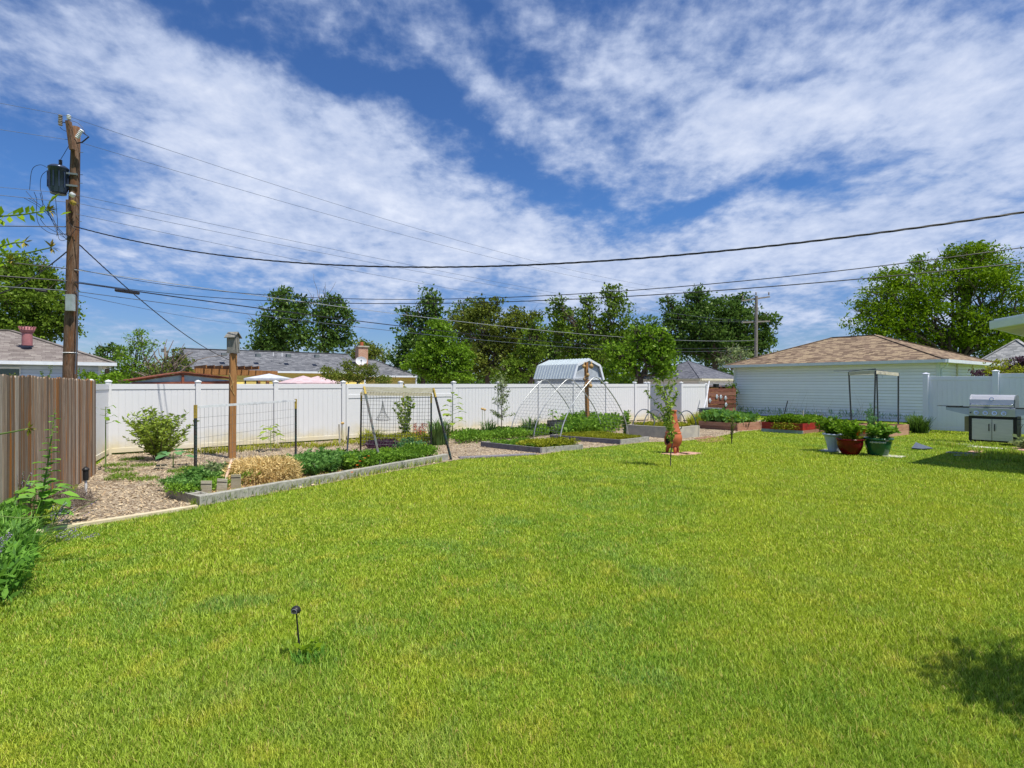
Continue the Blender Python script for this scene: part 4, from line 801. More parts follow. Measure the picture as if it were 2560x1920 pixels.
# ================================================================ GARDEN BEDS
def curb(root, pts, h, w, z=0, n_block=.4, mat=None, holes=False, name='block'):
    mat = mat or M['block']
    for a_, b__ in zip(pts[:-1], pts[1:]):
        d = b__-a_; L = d.length; d = d/L; k = max(1, round(L/n_block)); bl_ = L/k; n = UP.cross(d)
        for i in range(k):
            o_ = a_+d*bl_*i; m = MB().rnd()
            if not holes: m.obox(o_+d*.002, d*(bl_-.004), n*w, UP*(h+random.uniform(-.004, .004)))
            else:
                t_ = .03; m.obox(o_+d*.002, d*(bl_-.004), n*t_, UP*h); m.obox(o_+d*.002+n*(w-t_), d*(bl_-.004), n*t_, UP*h)
                for f in (0, .5, 1): m.obox(o_+d*(.002+f*(bl_-.004-t_))+n*t_, d*t_, n*(w-2*t_), UP*(h-.001))
            m.build(name, mat, root, bevel=.004)
bA, bB, bC = G(415, 1221, .14), G(499, 1243, .14), G(1121, 1133, .17)
for q in (bA, bB, bC): q.z = 0
b1 = thing('block_bed', 'long vegetable bed edged with concrete blocks along the lawn', 'garden bed', bB)
curb(b1, [bB, bC], .15, .12); curb(b1, [bA, bB+(bA-bB).normalized()*.01], .15, .20, holes=True)
bD = Vector((-3.1, 14.6, 0)); bF = Vector((-5.1, 11.2, 0))
m = MB(); m.poly([bA+UP*.09, bB+UP*.09, bC+UP*.09, bD+UP*.09, bF+UP*.09]); m.build('soil', M['earth'], b1)
def bed(name, label, C, L_dir, Lb, Rd, Rb, h, mats, th=.05, soil=True, bh=None, bands=1, earth='earth'):
    """front corner C; left edge runs along L_dir, front edge along Rd"""
    t = thing(name, label, 'garden bed', C); A_, B_ = L_dir.normalized(), Rd.normalized()
    cs = [C, C+A_*Lb, C+A_*Lb+B_*Rb, C+B_*Rb]
    for i, (p, q) in enumerate(zip(cs, cs[1:]+cs[:1])):
        d = (q-p).normalized(); n = d.cross(UP); n = n if n.dot((cs[0]+cs[2])/2-p) > 0 else -n
        for k in range(bands):
            m = MB().rnd(); off = th if i % 2 else 0
            m.obox(p+d*off+UP*(h*k/bands+.001)+n*(random.uniform(0, .004)), (q-p)-d*2*off, n*th, UP*(h/bands-.003)); mt = mats[i % len(mats)]; mt = mt[k % len(mt)] if isinstance(mt, list) else mt; m.build('board', mt, t, bevel=.004)
    m = MB(); i_ = .02; m.poly([c+UP*(h-.05)+((cs[0]+cs[2])/2-c).normalized()*i_ for c in cs]); m.build('soil', M[earth], t); return t, cs, h-.05
def g0(x, y, h): q = G(x, y, h); q.z = 0; return q
C2 = g0(1350.7, 1119.4, .15); b2, c2, z2 = bed('timber_bed', 'low garden bed with a dark grey left board beside the hoops', C2, g0(1219.5, 1106, .15)-C2, 2.3, g0(1434.6, 1112.7, .15)-C2, 1.5, .15, [M['blockd'], M['block'], M['block'], M['block']])  # left board gets a darker colour to paint its shaded side
C3 = g0(1550.3, 1099.2, .15); b3_, c3, z3 = bed('timber_bed', 'low garden bed full of yellow green ground cover under the third hoop', C3, g0(1409.5, 1089.5, .15)-C3, 2.6, g0(1600, 1094, .15)-C3, 1.5, .15, [M['blockd'], M['block'], M['block'], M['block']])  # left board coloured darker here too, as the side in shade
C4 = g0(1692, 1068.5, .39); b4, c4, z4 = bed('concrete_bed', 'tall concrete bed with black hoops behind the chiminea', C4, g0(1573.4, 1061.8, .39)-C4, 1.95, g0(1748, 1063.9, .39)-C4, 1.35, .39, [M['conc']], th=.08, bands=1)
C5 = g0(1843.5, 1057.8, .31); b5, c5, z5 = bed('cedar_bed', 'raised cedar bed with leafy squash beside the red bed', C5, g0(1758.8, 1052.7, .31)-C5, 1.75, g0(1904.6, 1053.9, .31)-C5, 1.6, .31, [M['cedar']], bands=2)
C6 = g0(2006.8, 1059.5, .38); b6, c6, z6 = bed('red_bed', 'raised bed painted bright red on top', C6, g0(1907, 1054.7, .38)-C6, 1.5, g0(2085, 1052.0, .38)-C6, 2.0, .38, [[M['bluewood'], M['redwood'], M['redwood']], [M['redwood']]*3, [M['redwood']], [M['cedar'], M['redwood'], M['redwood']]], bands=3)
C7 = g0(2218, 1067.5, .37); b7, c7, z7 = bed('cedar_bed', 'raised pinkish cedar bed with a steel post frame, behind the flower pots', C7, g0(2094, 1062.8, .37)-C7, 1.9, g0(2287.5, 1059.5, .37)-C7, 2.0, .37, [M['cedar']], bands=2)
m = MB(); q = C7+D2*.1-D1*.05; m.box(q, D2, .30, .06, .44); m.build('red_corner', M['redwood'], b7)
# ---- bed hoops
t4 = (c4[1]-c4[0]).normalized(); f4 = (c4[3]-c4[0]).normalized()
for k, (off, s) in enumerate(zip((.10, .50, .90, 1.30, 1.72), ('nearest the lawn', 'second from the lawn', 'in the middle of the bed', 'second from the fence', 'nearest the fence'))):
    m = MB(); p0 = C4+t4*off; w = 1.28; pts = [p0+f4*(.05+w/2-math.cos(a)*w/2)+UP*(.18+.02+math.sin(a)*.72) for a in [math.pi*i/20 for i in range(21)]]; m.tube(pts, .017, 8)
    tag(m.build('bed_hoop', M['cable2'], None, p0), 'dark bent hoop over the concrete bed, '+s, 'hoop', 'hoops over the concrete bed')
# ---- big hoop house
hh = thing('hoop_trellis', 'walk-through trellis of three silver pipe arches with wire netting', 'trellis', Vector((2.0, 19.7, 0)))
feet = [((1276.4, 1089.5), (1437.5, 1076), (1360, 945)), ((1334.3, 1097), (1504, 1083.7), (1425, 942)), ((1399, 1112.7), (1570.5, 1096.3), (1487, 937))]; arcs = []
for a_, b__, ap_ in feet:
    p, q = G(*a_), G(*b__); mid_ = (p+q)/2; H = CH+(960-ap_[1])*mid_.y/F; pts = []
    # pointed arch: straight-ish legs that bow outwards and meet in a tight bend
    pts = []
    for k in range(41):
        u = k/40; sgn = -1 if u < .5 else 1; a = 1-abs(2*u-1); half = (1-a**1.75)           # a 0 at the foot, 1 at the apex
        pts.append(p.lerp(q, .5+.5*sgn*half)+UP*H*(a**.92))
    pts[20] = p.lerp(q, .5)+UP*H
    for _ in range(2): pts = [pts[0]]+[(pts[j-1]+pts[j]*2+pts[j+1])/4 for j in range(1, 40)]+[pts[-1]]
    arcs.append(pts); m = MB(); m.tube(pts, .019, 10); m.build('arch', M['pipe'], hh, smooth=True)
m = MB()
for A0, A1 in zip(arcs[:-1], arcs[1:]):
    for j in range(1, 40): m.tube([A0[j]+UP*.02, (A0[j]+A1[j])/2+UP*.01, A1[j]+UP*.02], .0036, 3, False)
    for t in [k/7 for k in range(1, 7)]: m.tube([A0[j].lerp(A1[j], t) for j in range(1, 40)], .0036, 3, False)
m.build('netting', M['wire'], hh)
m = MB()
for pts in arcs:
    for j in (6, 10, 30, 34): q = pts[j]; m.tube([q-D1*.05, q+D1*.12+UP*.02], .006, 5)
m.build('wire_tie', M['cable2'], hh)
def wire_grid(m, a, b, h0, h1, dx_, dz_, r=.003, jig=.0):
    L = (b-a).length; n = int(L/dx_)
    for i in range(n+1): p = a.lerp(b, i/n)+UP*0; j_ = random.gauss(0, jig); m.tube([p+UP*h0, p+UP*(h0+h1)/2+(b-a).normalized()*j_, p+UP*h1], r, 3, False)
    k = int((h1-h0)/dz_)
    for i in range(k+1): z = h0+(h1-h0)*i/k; m.tube([a+UP*z, (a+b)/2+UP*(z-.01), b+UP*z], r, 3, False)
# ---- flat wire trellis in bed 1
def steelpost(parent, p, top, yel=True, name='post', holes=True):
    d = (top-p).normalized(); L = (top-p).length; m = MB(); m.bar(p, top-d*(.24 if yel else 0), .042, .040); m.bar(p+D1*.0-D2*.02, top-d*.24-D2*.02, .012, .03); o = m.build(name, M['tpost'], parent)
    if yel: m = MB(); m.bar(top-d*.24, top, .046, .044); m.build('post_tip', M['yellow'], o)
    if holes:
        m = MB(); 
        for k in range(int((L-.3)/.055)): q = p+d*(.05+k*.055)-D2*.022; m.box(q, D1, .012, .012, .02)
        m.build('stud', M['pipe'], o)
    return o
a_, b__ = G(488.7, 1212), G(739.4, 1144.5); wt = thing('wire_trellis', 'flat wire mesh trellis between two green steel posts', 'trellis', a_)
steelpost(wt, a_, a_+UP*1.45); steelpost(wt, b__, b__+UP*1.46)
m = MB().rnd(.1); m.bar(a_+UP*1.41, b__+UP*1.42, .045, .02, UP); m.build('top_rail', M['whitep'], wt)
m = MB(); wire_grid(m, a_, b__, .28, 1.40, .125, .16, .0026, .01); m.build('wire_mesh', M['wire'], wt)
# ---- birdhouse on a post
bp = G(580, 1146); bh = thing('birdhouse_post', 'orange brown wooden post carrying the birdhouse', 'post', bp); m = MB().rnd(.1); m.bar(bp, bp+UP*2.58+Vector((.03, 0, 0)), .15, .14, D1); m.build('post', M['post'], bh, bevel=.006)
m = MB(); m.tube([bp+UP*1.9-D2*.08+D1*.03, bp+UP*1.75-D2*.1-D1*.06, bp+UP*1.55-D2*.09+D1*.04], .006, 5); m.tube([bp+UP*2.1-D2*.08-D1*.08, bp+UP*1.9-D2*.1-D1*.02, bp+UP*1.6-D2*.09+D1*.02], .006, 5); m.build('twine', M['straw'], bh)
q = bp+UP*2.59+Vector((.03, 0, 0)); bx = thing('birdhouse', 'weathered grey wooden birdhouse with two holes on top of the post', 'birdhouse', q)
ux, uy = Vector((.87, .5, 0)), Vector((-.5, .87, 0)); uy = Vector((-.98, .17, 0)).normalized(); ux = Vector((.17, .98, 0)).normalized()
m = MB(); w, d, h = .20, .21, .38; o0 = q-ux*w/2-uy*d/2; m.obox(o0+UP*.021, ux*w, uy*d, UP*(h-.021)); 
m.poly([o0+UP*h, o0+ux*w+UP*h, o0+ux*w/2+UP*(h+.11)]); m.poly([o0+uy*d+UP*h, o0+uy*d+ux*w/2+UP*(h+.11), o0+uy*d+ux*w+UP*h]); m.build('box', M['greyold'], bx, bevel=.003)
m = MB(); m.obox(o0+UP*.0-ux*.01-uy*.01, ux*(w+.02), uy*(d+.02), UP*.02); m.build('floor', M['greyold'], bx)
m = MB()
for s in (-1, 1): e0 = q+UP*(h+.125)-uy*.14; m.obox(e0, ux*s*.15-UP*.14, uy*.28, UP*.02)
m.build('roof', M['greyold'], bx)
m = MB()
for z in (.12, .25): m.tube([q-uy*.101+UP*z+ux*.02, q-uy*.104+UP*z+ux*.02], .022, 14)
m.build('entrance_hole', M['sooty'], bx)  # dark discs put in as the shade inside the holes
# ---- A-frame trellis
at = thing('frame_trellis', 'A-frame trellis of rusty steel posts, lath rails and wire netting', 'trellis', G(955.5, 1180))
FL, FR = G(955.5, 1180), G(1128, 1150); BL_, BR_ = Vector((-4.0, 15.0, 0)), Vector((-2.1, 14.75, 0))
tFL, tFR = P(910, 967.5, 13.4), P(1083, 970.5, 14.1); tBL, tBR = P(903.5, 982, 13.9), P(1078, 984, 14.45)
steelpost(at, FL, tFL); steelpost(at, FR, tFR); steelpost(at, BL_, tBL); steelpost(at, BR_, tBR)
for a_, b__, hh_ in ((tFL-UP*.05, tFR-UP*.05, .11), (tBL-UP*.02, tBR-UP*.02, .09)): m = MB().rnd(.2); m.bar(a_, b__, hh_, .03, UP); m.build('rail', M['lath'], at)
m = MB()
for i in range(25):
    t = i/24; a0, b0 = tBL.lerp(tBR, t), BL_.lerp(BR_, t)+UP*.25; wob_ = random.gauss(0, .012); m.tube([tFL.lerp(tFR, t), a0, a0.lerp(b0, .5)+D1*wob_, b0], .0045, 3, False)
for i in range(15):
    t = i/14; m.tube([tBL.lerp(BL_+UP*.25, t), (tBL.lerp(BL_+UP*.25, t)+tBR.lerp(BR_+UP*.25, t))/2-UP*.015, tBR.lerp(BR_+UP*.25, t)], .0045, 3, False)
for i in range(1, 4): t = i/4; m.tube([tFL.lerp(tBL, t), tFR.lerp(tBR, t)], .003, 3, False)
m.build('netting', M['wire'], at)
q = P(957, 1003, 14.6); hb = thing('wire_basket', 'conical wire mesh basket hanging inside the A-frame trellis', 'basket', q-UP*.55); m = MB()
for k in range(18): a = 6.283*k/18; m.tube([q+Vector((math.cos(a)*r, math.sin(a)*r, z)) for r, z in ((.008, 0), (.03, -.15), (.07, -.3), (.15, -.42), (.20, -.47), (.12, -.50), (.01, -.51))], .003, 3, False)
for r, z in ((.03, -.15), (.07, -.3), (.11, -.37), (.15, -.42), (.20, -.47)): m.tube([q+Vector((math.cos(a*.3491)*r, math.sin(a*.3491)*r, z)) for a in range(19)], .003, 3, False)
m.build('mesh', M['wire'], hb); m = MB(); m.tube([q, q+UP*.18-D1*.05, q+UP*.28-D1*.15], .003, 4); m.build('hanging_wire', M['wire'], hb)
# ---- gourd post
gp = G(1469, 1072); gs = thing('gourd_post', 'orange wooden post inside the garden hung with gourds', 'post', gp); m = MB().rnd(.1); m.bar(gp, gp+UP*2.72-Vector((.06, 0, 0)), .125, .125, D1); m.build('post', M['post'], gs, bevel=.006)
wg = ['high on the left side', 'high on the right side', 'upper left below the top pair', 'right of the middle', 'lower left', 'lower right', 'lowest at the front of the post']
for (zx, zy), s, tx in zip(((1450, 290), (1545, 290), (1500, 402), (1455, 455), (1535, 545), (1470, 545), (1505, 515)), (1, 1.25, 1, .8, 1.1, 1, .8), ('high on the left side of the post', 'large one high on the right side of the post', 'in front just above the arches', 'on the left side at the height of the fence top', 'lower right of the post', 'lower left of the post', 'lowest in front of the post')):
    q = P(1180+zx*.19286, 860+zy*.19286, 23.1); m = MB(); m.ball(q, .075*s, .075*s, .08*s, 12, 8); m.tube([q+UP*.05*s, q+UP*.12*s+D1*.02, q+UP*.17*s+D1*.05], [.03*s, .018*s, .008*s], 8)
    g = m.build('gourd', M['gourd'], None, q, smooth=True); tag(g, 'tan dried gourd hanging '+tx, 'gourd', 'gourds hung on the post')
# ---- black crate with sheet
q = G(1389, 1086); cr_ = thing('black_crate', 'black mesh crate standing tilted on the path inside the hoops', 'crate', q); w = .46
m = MB(); ax, ay = Vector((.95, .2, 0)).normalized(), Vector((-.2, .95, 0)).normalized()
for a_ in (-1, 1):
    for b_ in (-1, 1): m.bar(q+ax*a_*w/2+ay*b_*w/2, q+ax*a_*w/2*1.05+ay*b_*w/2*1.05+UP*.5, .025, .025)
for z in (0.02, .26, .49):
    for s in (-1, 1): m.bar(q-ax*w/2+ay*s*w/2+UP*z, q+ax*w/2+ay*s*w/2+UP*z, .03, .015, UP); m.bar(q-ay*w/2+ax*s*w/2+UP*z, q+ay*w/2+ax*s*w/2+UP*z, .03, .015, UP)
m.obox(q-ax*w/2-ay*w/2+UP*.01, ax*w, ay*w, UP*.012); m.obox(q-ax*w/2+ay*w/2+UP*.01, ax*w, ay*.01, UP*.48); m.obox(q-ax*w/2-ay*w/2, ax*.01, ay*w, UP*.48); m.build('frame', M['blackp'], cr_)
m = MB(); q2 = q-ay*(w/2+.012)
for i in range(8): m.bar(q2-ax*w/2+ax*w*i/7, q2-ax*w/2+ax*w*i/7+UP*.5, .008, .006)
for i in range(7): m.bar(q2-ax*w/2+UP*(.04+.07*i), q2+ax*w/2+UP*(.04+.07*i), .008, .006, UP)
m.build('mesh_front', M['wire'], cr_)
q = G(1382, 1083); m = MB(); m.lathe(q, [(.14, 0), (.15, .42), (.16, .44), (.15, .44), (.14, .05), (.001, .05)], 18); o = m.build('plant_pot', M['greyp'], None, q+Vector((0, 0, 0)))
tag(o, 'tall grey pot behind the black crate holding a leafy cutting', 'pot')
# ---- steel frame over bed 7
sf = thing('post_frame', 'square frame of black steel posts and pale lath rails over the cedar bed', 'trellis', Vector((12.6, 20.2, 0)))
p2 = P(2185, 1062, 20.0); p1 = P(2129, 1058, 21.0); p4 = P(2245.7, 1052, 21.3); p3 = P(2195, 1048, 22.3); T2, T1, T4, T3 = P(2188.7, 926, 20.0), P(2122, 930, 21.0), P(2246, 932, 21.3), P(2192, 928, 22.3)
M['dsteel'] = plain('dark steel post', (.03, .035, .045), None, 9, .5)
for i, (a_, b__) in enumerate(((p2, T2), (p1, T1), (p4, T4), (p3, T3))):
    m = MB(); m.bar(Vector((a_.x, a_.y, .3)), b__, .035, .04); o = m.build('post', M['dsteel'], sf); m = MB()
    for k in range(22): m.box(a_.lerp(b__, .04+k*.04)-D2*.024, D1, .014, .008, .022)
    m.build('stud', M['pipe'], o)
for a_, b__ in ((T1, T2), (T2, T4), (T4, T3), (T3, T1)): m = MB().rnd(); m.bar(a_-UP*.06, b__-UP*.06, .12, .03, UP); m.build('rail', M['lath'], sf)
m = MB(); m.tube([T1-(T4-T1)*.3+UP*.03, (T1+T2)/2+UP*.05, T2+UP*.03, T4-UP*.02], .014, 5); m.tube([T1+UP*.02, T2+UP*.06, T3+UP*.04], .012, 5)
for k in range(26):
    t = random.random(); q = T2.lerp(T4, t*.6); e_ = q+Vector((random.gauss(0, .08), random.gauss(0, .05), -random.uniform(.08, .45)*(1-t))); m.tube([q, q.lerp(e_, .5)+D1*.04, e_], .003, 3, False)
m.build('netting_scrap', M['cable2'], sf)
# ---- stakes
def stake(x, y, x2, y2, w, label, Zt=None, mat='greywood', cut=True):
    a_ = G(x, y); k = a_.y/F; b__ = Vector(((x2-1280)*k, a_.y-.0, CH+(960-y2)*k)); m = MB().rnd(); m.bar(a_, b__, w, .02, Vector((1, .12, 0))); t = thing('wooden_stake', label, 'stake', a_, 'plant markers in the block bed'); m.build('board', M['lath'], t, bevel=.002)
    if cut: d = (b__-a_).normalized(); m = MB(); m.bar(b__-d*.055-Vector((0, .0115, 0)), b__-d*.045-Vector((0, .0115, 0)), w, .003, Vector((1, .12, 0))); m.build('groove', M['sooty'], t)
stake(515, 1250, 516, 1202, .16, 'short grey wooden marker nearest the bed corner'); stake(553, 1244, 556, 1197, .155, 'short mossy topped wooden marker, second from the bed corner'); stake(590, 1238, 590, 1186, .15, 'taller pale wooden marker beside the bent hoop')
stake(765, 1201, 786, 1160, .09, 'wooden marker leaning right beside the dry straw mound')
a_ = G(867, 1145); m = MB(); m.bar(a_, a_+UP*.78+Vector((.05, 0, 0)), .045, .03); tag(m.build('garden_post', M['cable2'], None, a_), 'short dark grey steel post among the carrot leaves', 'post')
a_ = G(850, 1112); m = MB(); m.bar(a_, a_+UP*.62-Vector((.03, 0, 0)), .045, .04); tag(m.build('garden_post', M['greywood'], None, a_), 'thin pale wooden stake by the fence post', 'post')
a_ = g0(1958, 1044, .33); m = MB(); a_.z = .3; m.bar(a_, a_+UP*.78+Vector((.20, 0, 0)), .03, .03); tag(m.build('garden_post', M['cable'], None, a_), 'thin black stick leaning in the red bed', 'post')
a_ = g0(2008, 1056, .36); a_.z = .3; m = MB(); m.bar(a_, a_+UP*.52, .03, .03); tag(m.build('garden_post', M['greywood'], None, a_), 'short grey stick at the front corner of the red bed', 'post')
# ================================================================ PLANTS
def stemfan(name, label, base, n, h, spread, leafm, lsz, cat='shrub', lean=(0, 0), per=26, asp=.36, r=.006, stemm='bark', from_=.15, group=None, droop=0.0, extra=0):
    """many upright stems with leaves set along them"""
    t = thing(name, label, cat, base, group); m = MB(); LP = []; LD = []
    for k in range(n):
        a = random.random()*6.283; s = random.random()**.6*spread; L = h*random.uniform(.72, 1.05)*(1-.25*(s/spread)**2)
        top = base+Vector((math.cos(a)*s+lean[0], math.sin(a)*s+lean[1], L)); st = base+Vector((math.cos(a), math.sin(a), 0))*spread*.12*random.random()
        c = st.lerp(top, .45)+Vector((math.cos(a)*s*.02, math.sin(a)*s*.02, 0))-Vector((math.cos(a), math.sin(a), 0))*s*.12; pts = [st, c, top+Vector((0, 0, -droop*s))]
        m.tube([st, st.lerp(c, .5)+Vector((random.gauss(0, .01), 0, 0)), c, c.lerp(top, .5)+Vector((random.gauss(0, .015), random.gauss(0, .015), 0)), top], [r*1.4, r*1.2, r, r*.7, r*.3], 5)
        for q in range(per):
            u = from_+(1-from_)*(q+random.random())/per; p = (st.lerp(c, u/.45) if u < .45 else c.lerp(top, (u-.45)/.55)); b = random.random()*6.283
            LP.append(p); LD.append(Vector((math.cos(b), math.sin(b), random.uniform(-.1, .9))))
    m.build('stems', M[stemm], t); leafcloud('leaves', np.array([tuple(p) for p in LP]), lsz, leafm, t, asp=asp, dirs=np.array([tuple(p) for p in LD])*2.5, spread=.6); return t
def bush(name, label, c, rx, ry, h, leafm, lsz, dens=1.0, cat='plant', group=None, asp=.45, up=.5, kind=None, z0=0, per=14):
    pts, shd, _ = clumps([(c.x, c.y, z0+h*.42, rx, ry, h*.58)], lsz, dens, per, .22, .2); k = pts[:, 2] > z0; d = np.zeros((k.sum(), 3)); d[:, 2] = up
    o = leafcloud(name, pts[k], lsz, leafm, None, (c.x, c.y, z0), asp=asp, shade=shd[k], dirs=d); return tag(o, label, cat, group, kind)
def bladeclump(name, label, c, r, n, h, w, leafm, cat='iris', flare=.55, group=None):
    v = []; f = []; R_ = []; i = 0
    for k in range(n):
        a = random.random()*6.283; s = r*math.sqrt(random.random())*.5; b0 = c+Vector((math.cos(a)*s, math.sin(a)*s, 0)); a2 = a+random.gauss(0, .5); hh = h*random.uniform(.6, 1.05); fl = flare*random.uniform(.2, 1)*hh
        d = Vector((math.cos(a2), math.sin(a2), 0)); sd_ = Vector((-d.y, d.x, 0))*w*.5; dr = random.random()*.35
        P_ = [b0, b0+d*fl*.15+UP*hh*.4, b0+d*fl*.5+UP*hh*.8, b0+d*fl*(1+dr)+UP*hh*(1-dr*.6)]
        for q, ww in zip(P_, (.8, 1, .8, .1)): v += [tuple(q-sd_*ww), tuple(q+sd_*ww)]
        for q in range(3): f.append((i+2*q, i+2*q+1, i+2*q+3, i+2*q+2)); R_.append(random.random())
        i += 8
    o = mkmesh(name, np.array(v), np.array(f), np.array(R_, dtype=np.float32), leafm, None, c); return tag(o, label, cat, group)
stemfan('green_shrub', 'rounded shrub with narrow shiny leaves against the white back fence', G(400, 1150), 46, 1.30, .80, L_['shrub'], .115, per=56, asp=.34, r=.008, from_=.12)
stemfan('green_shrub', 'low side shoots around the foot of the rounded shrub', G(398, 1148), 22, .75, .72, L_['shrub'], .10, per=40, asp=.34, r=.006, from_=.2)
# sapling in the lawn
q = G(1676, 1167); sp = thing('sapling', 'thin leaning sapling on a slim stem in front of the chiminea', 'tree', q); m = MB()
def hpt(x, y, Z, dz_=0): return P(x, y, Z)+Vector((0, dz_, 0))
tr = [q, hpt(1677, 1130, q.y), hpt(1681, 1110, q.y), hpt(1678, 1075, q.y), hpt(1672, 1030, q.y), hpt(1664, 995, q.y), hpt(1657, 940, q.y)]; m.tube(tr, [.014, .013, .013, .011, .009, .006, .003], 7); LP = []
for (x0, y0, x1, y1) in ((1677, 1060, 1622, 1025), (1674, 1035, 1615, 975), (1672, 1020, 1700, 975), (1670, 1010, 1640, 965), (1666, 1000, 1690, 955), (1664, 985, 1633, 945), (1668, 1000, 1650, 950), (1662, 980, 1680, 940), (1676, 1055, 1655, 1010), (1677, 1085, 1682, 1020)):
    a_, e_ = hpt(x0, y0, q.y), hpt(x1, y1, q.y, random.uniform(-.25, .25)); c_ = a_.lerp(e_, .5)-UP*.05; m.tube([a_, c_, e_], [.006, .004, .002], 5)
    for k in range(46): u = random.uniform(.1, 1); LP.append(tuple(((a_.lerp(c_, u*2) if u < .5 else c_.lerp(e_, u*2-1)))+Vector((random.gauss(0, .012), random.gauss(0, .012), 0))))
for k in range(300): u = random.uniform(0.0, 1); p = hpt(1677, 1098, q.y).lerp(hpt(1668, 1005, q.y), u); LP.append((p.x+.04*math.sin(u*9)+random.gauss(0, .015+.085*u*random.random()), p.y+random.gauss(0, .05), p.z+random.gauss(0, .03)))
m.build('trunk', M['bark'], sp); d = np.zeros((len(LP), 3)); d[:, 2] = -.5; leafcloud('leaves', np.array(LP), .085, L_['shrub'], sp, asp=.42, dirs=d)
# young tree by the fence
q = G(1254, 1091); yt = thing('young_tree', 'young fruit tree with pale oval leaves in front of the back fence', 'tree', q); m = MB(); m.tube([q, q+UP*.9, q+UP*1.6+Vector((.05, 0, 0)), q+UP*1.95+Vector((.12, 0, 0))], [.018, .015, .01, .004], 7); LP = []
for k in range(26):
    u = random.uniform(.30, .98); a_ = q+UP*1.9*u; an = random.random()*6.283; L = random.uniform(.25, .58)*(1.15-u*.5); e_ = a_+Vector((math.cos(an)*L, math.sin(an)*L, random.uniform(.05, .45))); m.tube([a_, a_.lerp(e_, .5)-UP*.02, e_], [.007, .004, .002], 5)
    for w_ in range(30): s = random.uniform(.15, 1); p = a_.lerp(e_, s); LP.append((p.x+random.gauss(0, .02), p.y+random.gauss(0, .02), p.z+random.gauss(0, .02)))
m.build('trunk', M['bark'], yt); d = np.zeros((len(LP), 3)); d[:, 2] = .4; leafcloud('leaves', np.array(LP), .085, L_['silver'], yt, asp=.42, dirs=d)
# sunflowers and other big leafed stems
def bigleaf(name, label, q, h, n, ls, leafm, cat='plant', w=.62, head=False, top=.15, stemr=.014, lean=0.0):
    t = thing(name, label, cat, q); m = MB(); m.tube([q, q+UP*h*.5+Vector((lean*.5, 0, 0)), q+UP*h+Vector((lean, 0, 0))], [stemr, stemr*.8, stemr*.5], 7); lf = MB()
    for k in range(n):
        u = top+(1-top)*(k+.5)/n; a = k*2.4+random.gauss(0, .3); p = q+UP*h*u+Vector((lean*u, 0, 0)); L = ls*(1.15-.55*abs(u-.45)*1.6)*random.uniform(.85, 1.1); d = Vector((math.cos(a), math.sin(a), .25)).normalized(); pe = p+d*L*.5; m.tube([p, pe], [.006, .004], 5)
        s_ = Vector((-d.y, d.x, 0)).normalized(); d2 = Vector((d.x, d.y, -.5)).normalized(); lf.rnd(); n1, n2, tip = pe+d*L*.35+UP*.02, pe+d*L*.7-UP*.05, pe+d*L*.95-UP*L*.32
        lf.poly([pe, n1+s_*L*w*.5, n1]); lf.poly([pe, n1, n1-s_*L*w*.5]); lf.poly([n1, n1+s_*L*w*.5, n2+s_*L*w*.38, n2]); lf.poly([n1-s_*L*w*.5, n1, n2, n2-s_*L*w*.38]); lf.poly([n2, n2+s_*L*w*.38, tip]); lf.poly([n2-s_*L*w*.38, n2, tip])
    m.build('stem', M['stem'], t); lf.build('leaves', leafm, t); return t
bigleaf('sunflower', 'tall broad leaved sunflower stalk not yet in bloom, right of the A-frame trellis', G(1131, 1094), 1.52, 20, .34, L_['shrub'], 'sunflower', top=.18)
bigleaf('sunflower', 'small umbrella shaped sunflower seedling behind the flat wire trellis', G(676, 1128), .70, 14, .28, L_['shrub'], 'sunflower', top=.35, stemr=.010)
bigleaf('sunflower', 'low wide leaved seedling at the foot of the round shrub', G(433, 1168), .32, 7, .38, L_['blue'], 'sunflower', top=.5)
bigleaf('leafy_plant', 'drooping leafy cutting rising from the pot behind the crate', G(1382, 1083)+UP*.4, .48, 14, .20, L_['bright'], 'plant', w=.5)
stemfan('hollyhock', 'tall hollyhock stalks climbing behind the A-frame netting', G(1017, 1100), 8, 1.75, .50, L_['shrub'], .12, 'hollyhock', per=46, asp=.75, r=.008, stemm='stem', from_=.02)
bladeclump('iris_clump', 'dark green iris clump at the right foot of the A-frame trellis', G(1098, 1112), .55, 210, .85, .028, L_['iris'])
bladeclump('iris_clump', 'upright iris clump inside the left pipe arch', G(1325, 1088), .5, 120, .72, .030, L_['iris'])
bladeclump('iris_clump', 'sparse iris clump at the left of the young tree', G(1222, 1092), .4, 70, .66, .030, L_['iris'])
bladeclump('daylily_clump', 'yellow green daylily clump behind the left leg of the A-frame', G(930, 1112), .55, 150, .5, .022, L_['yell'], 'daylily', .9)
q = G(1052, 1106); dl = thing('daylily', 'pink and red daylilies blooming beside the hollyhock', 'flower', q); m = MB(); st_ = MB()
for k in range(16):
    p = P(1035+random.uniform(0, 32), 1062+random.uniform(0, 20), q.y-.2); st_.tube([Vector((q.x+random.gauss(0, .1), q.y, 0)), p], .004, 4); m.rnd()
    for j in range(6): a = 1.047*j; m.leaf(p, Vector((math.cos(a), -.4, math.sin(a)+.2)), .04, .10)
m.build('petals', M['redflower'], dl); st_.build('stems', M['stem'], dl)
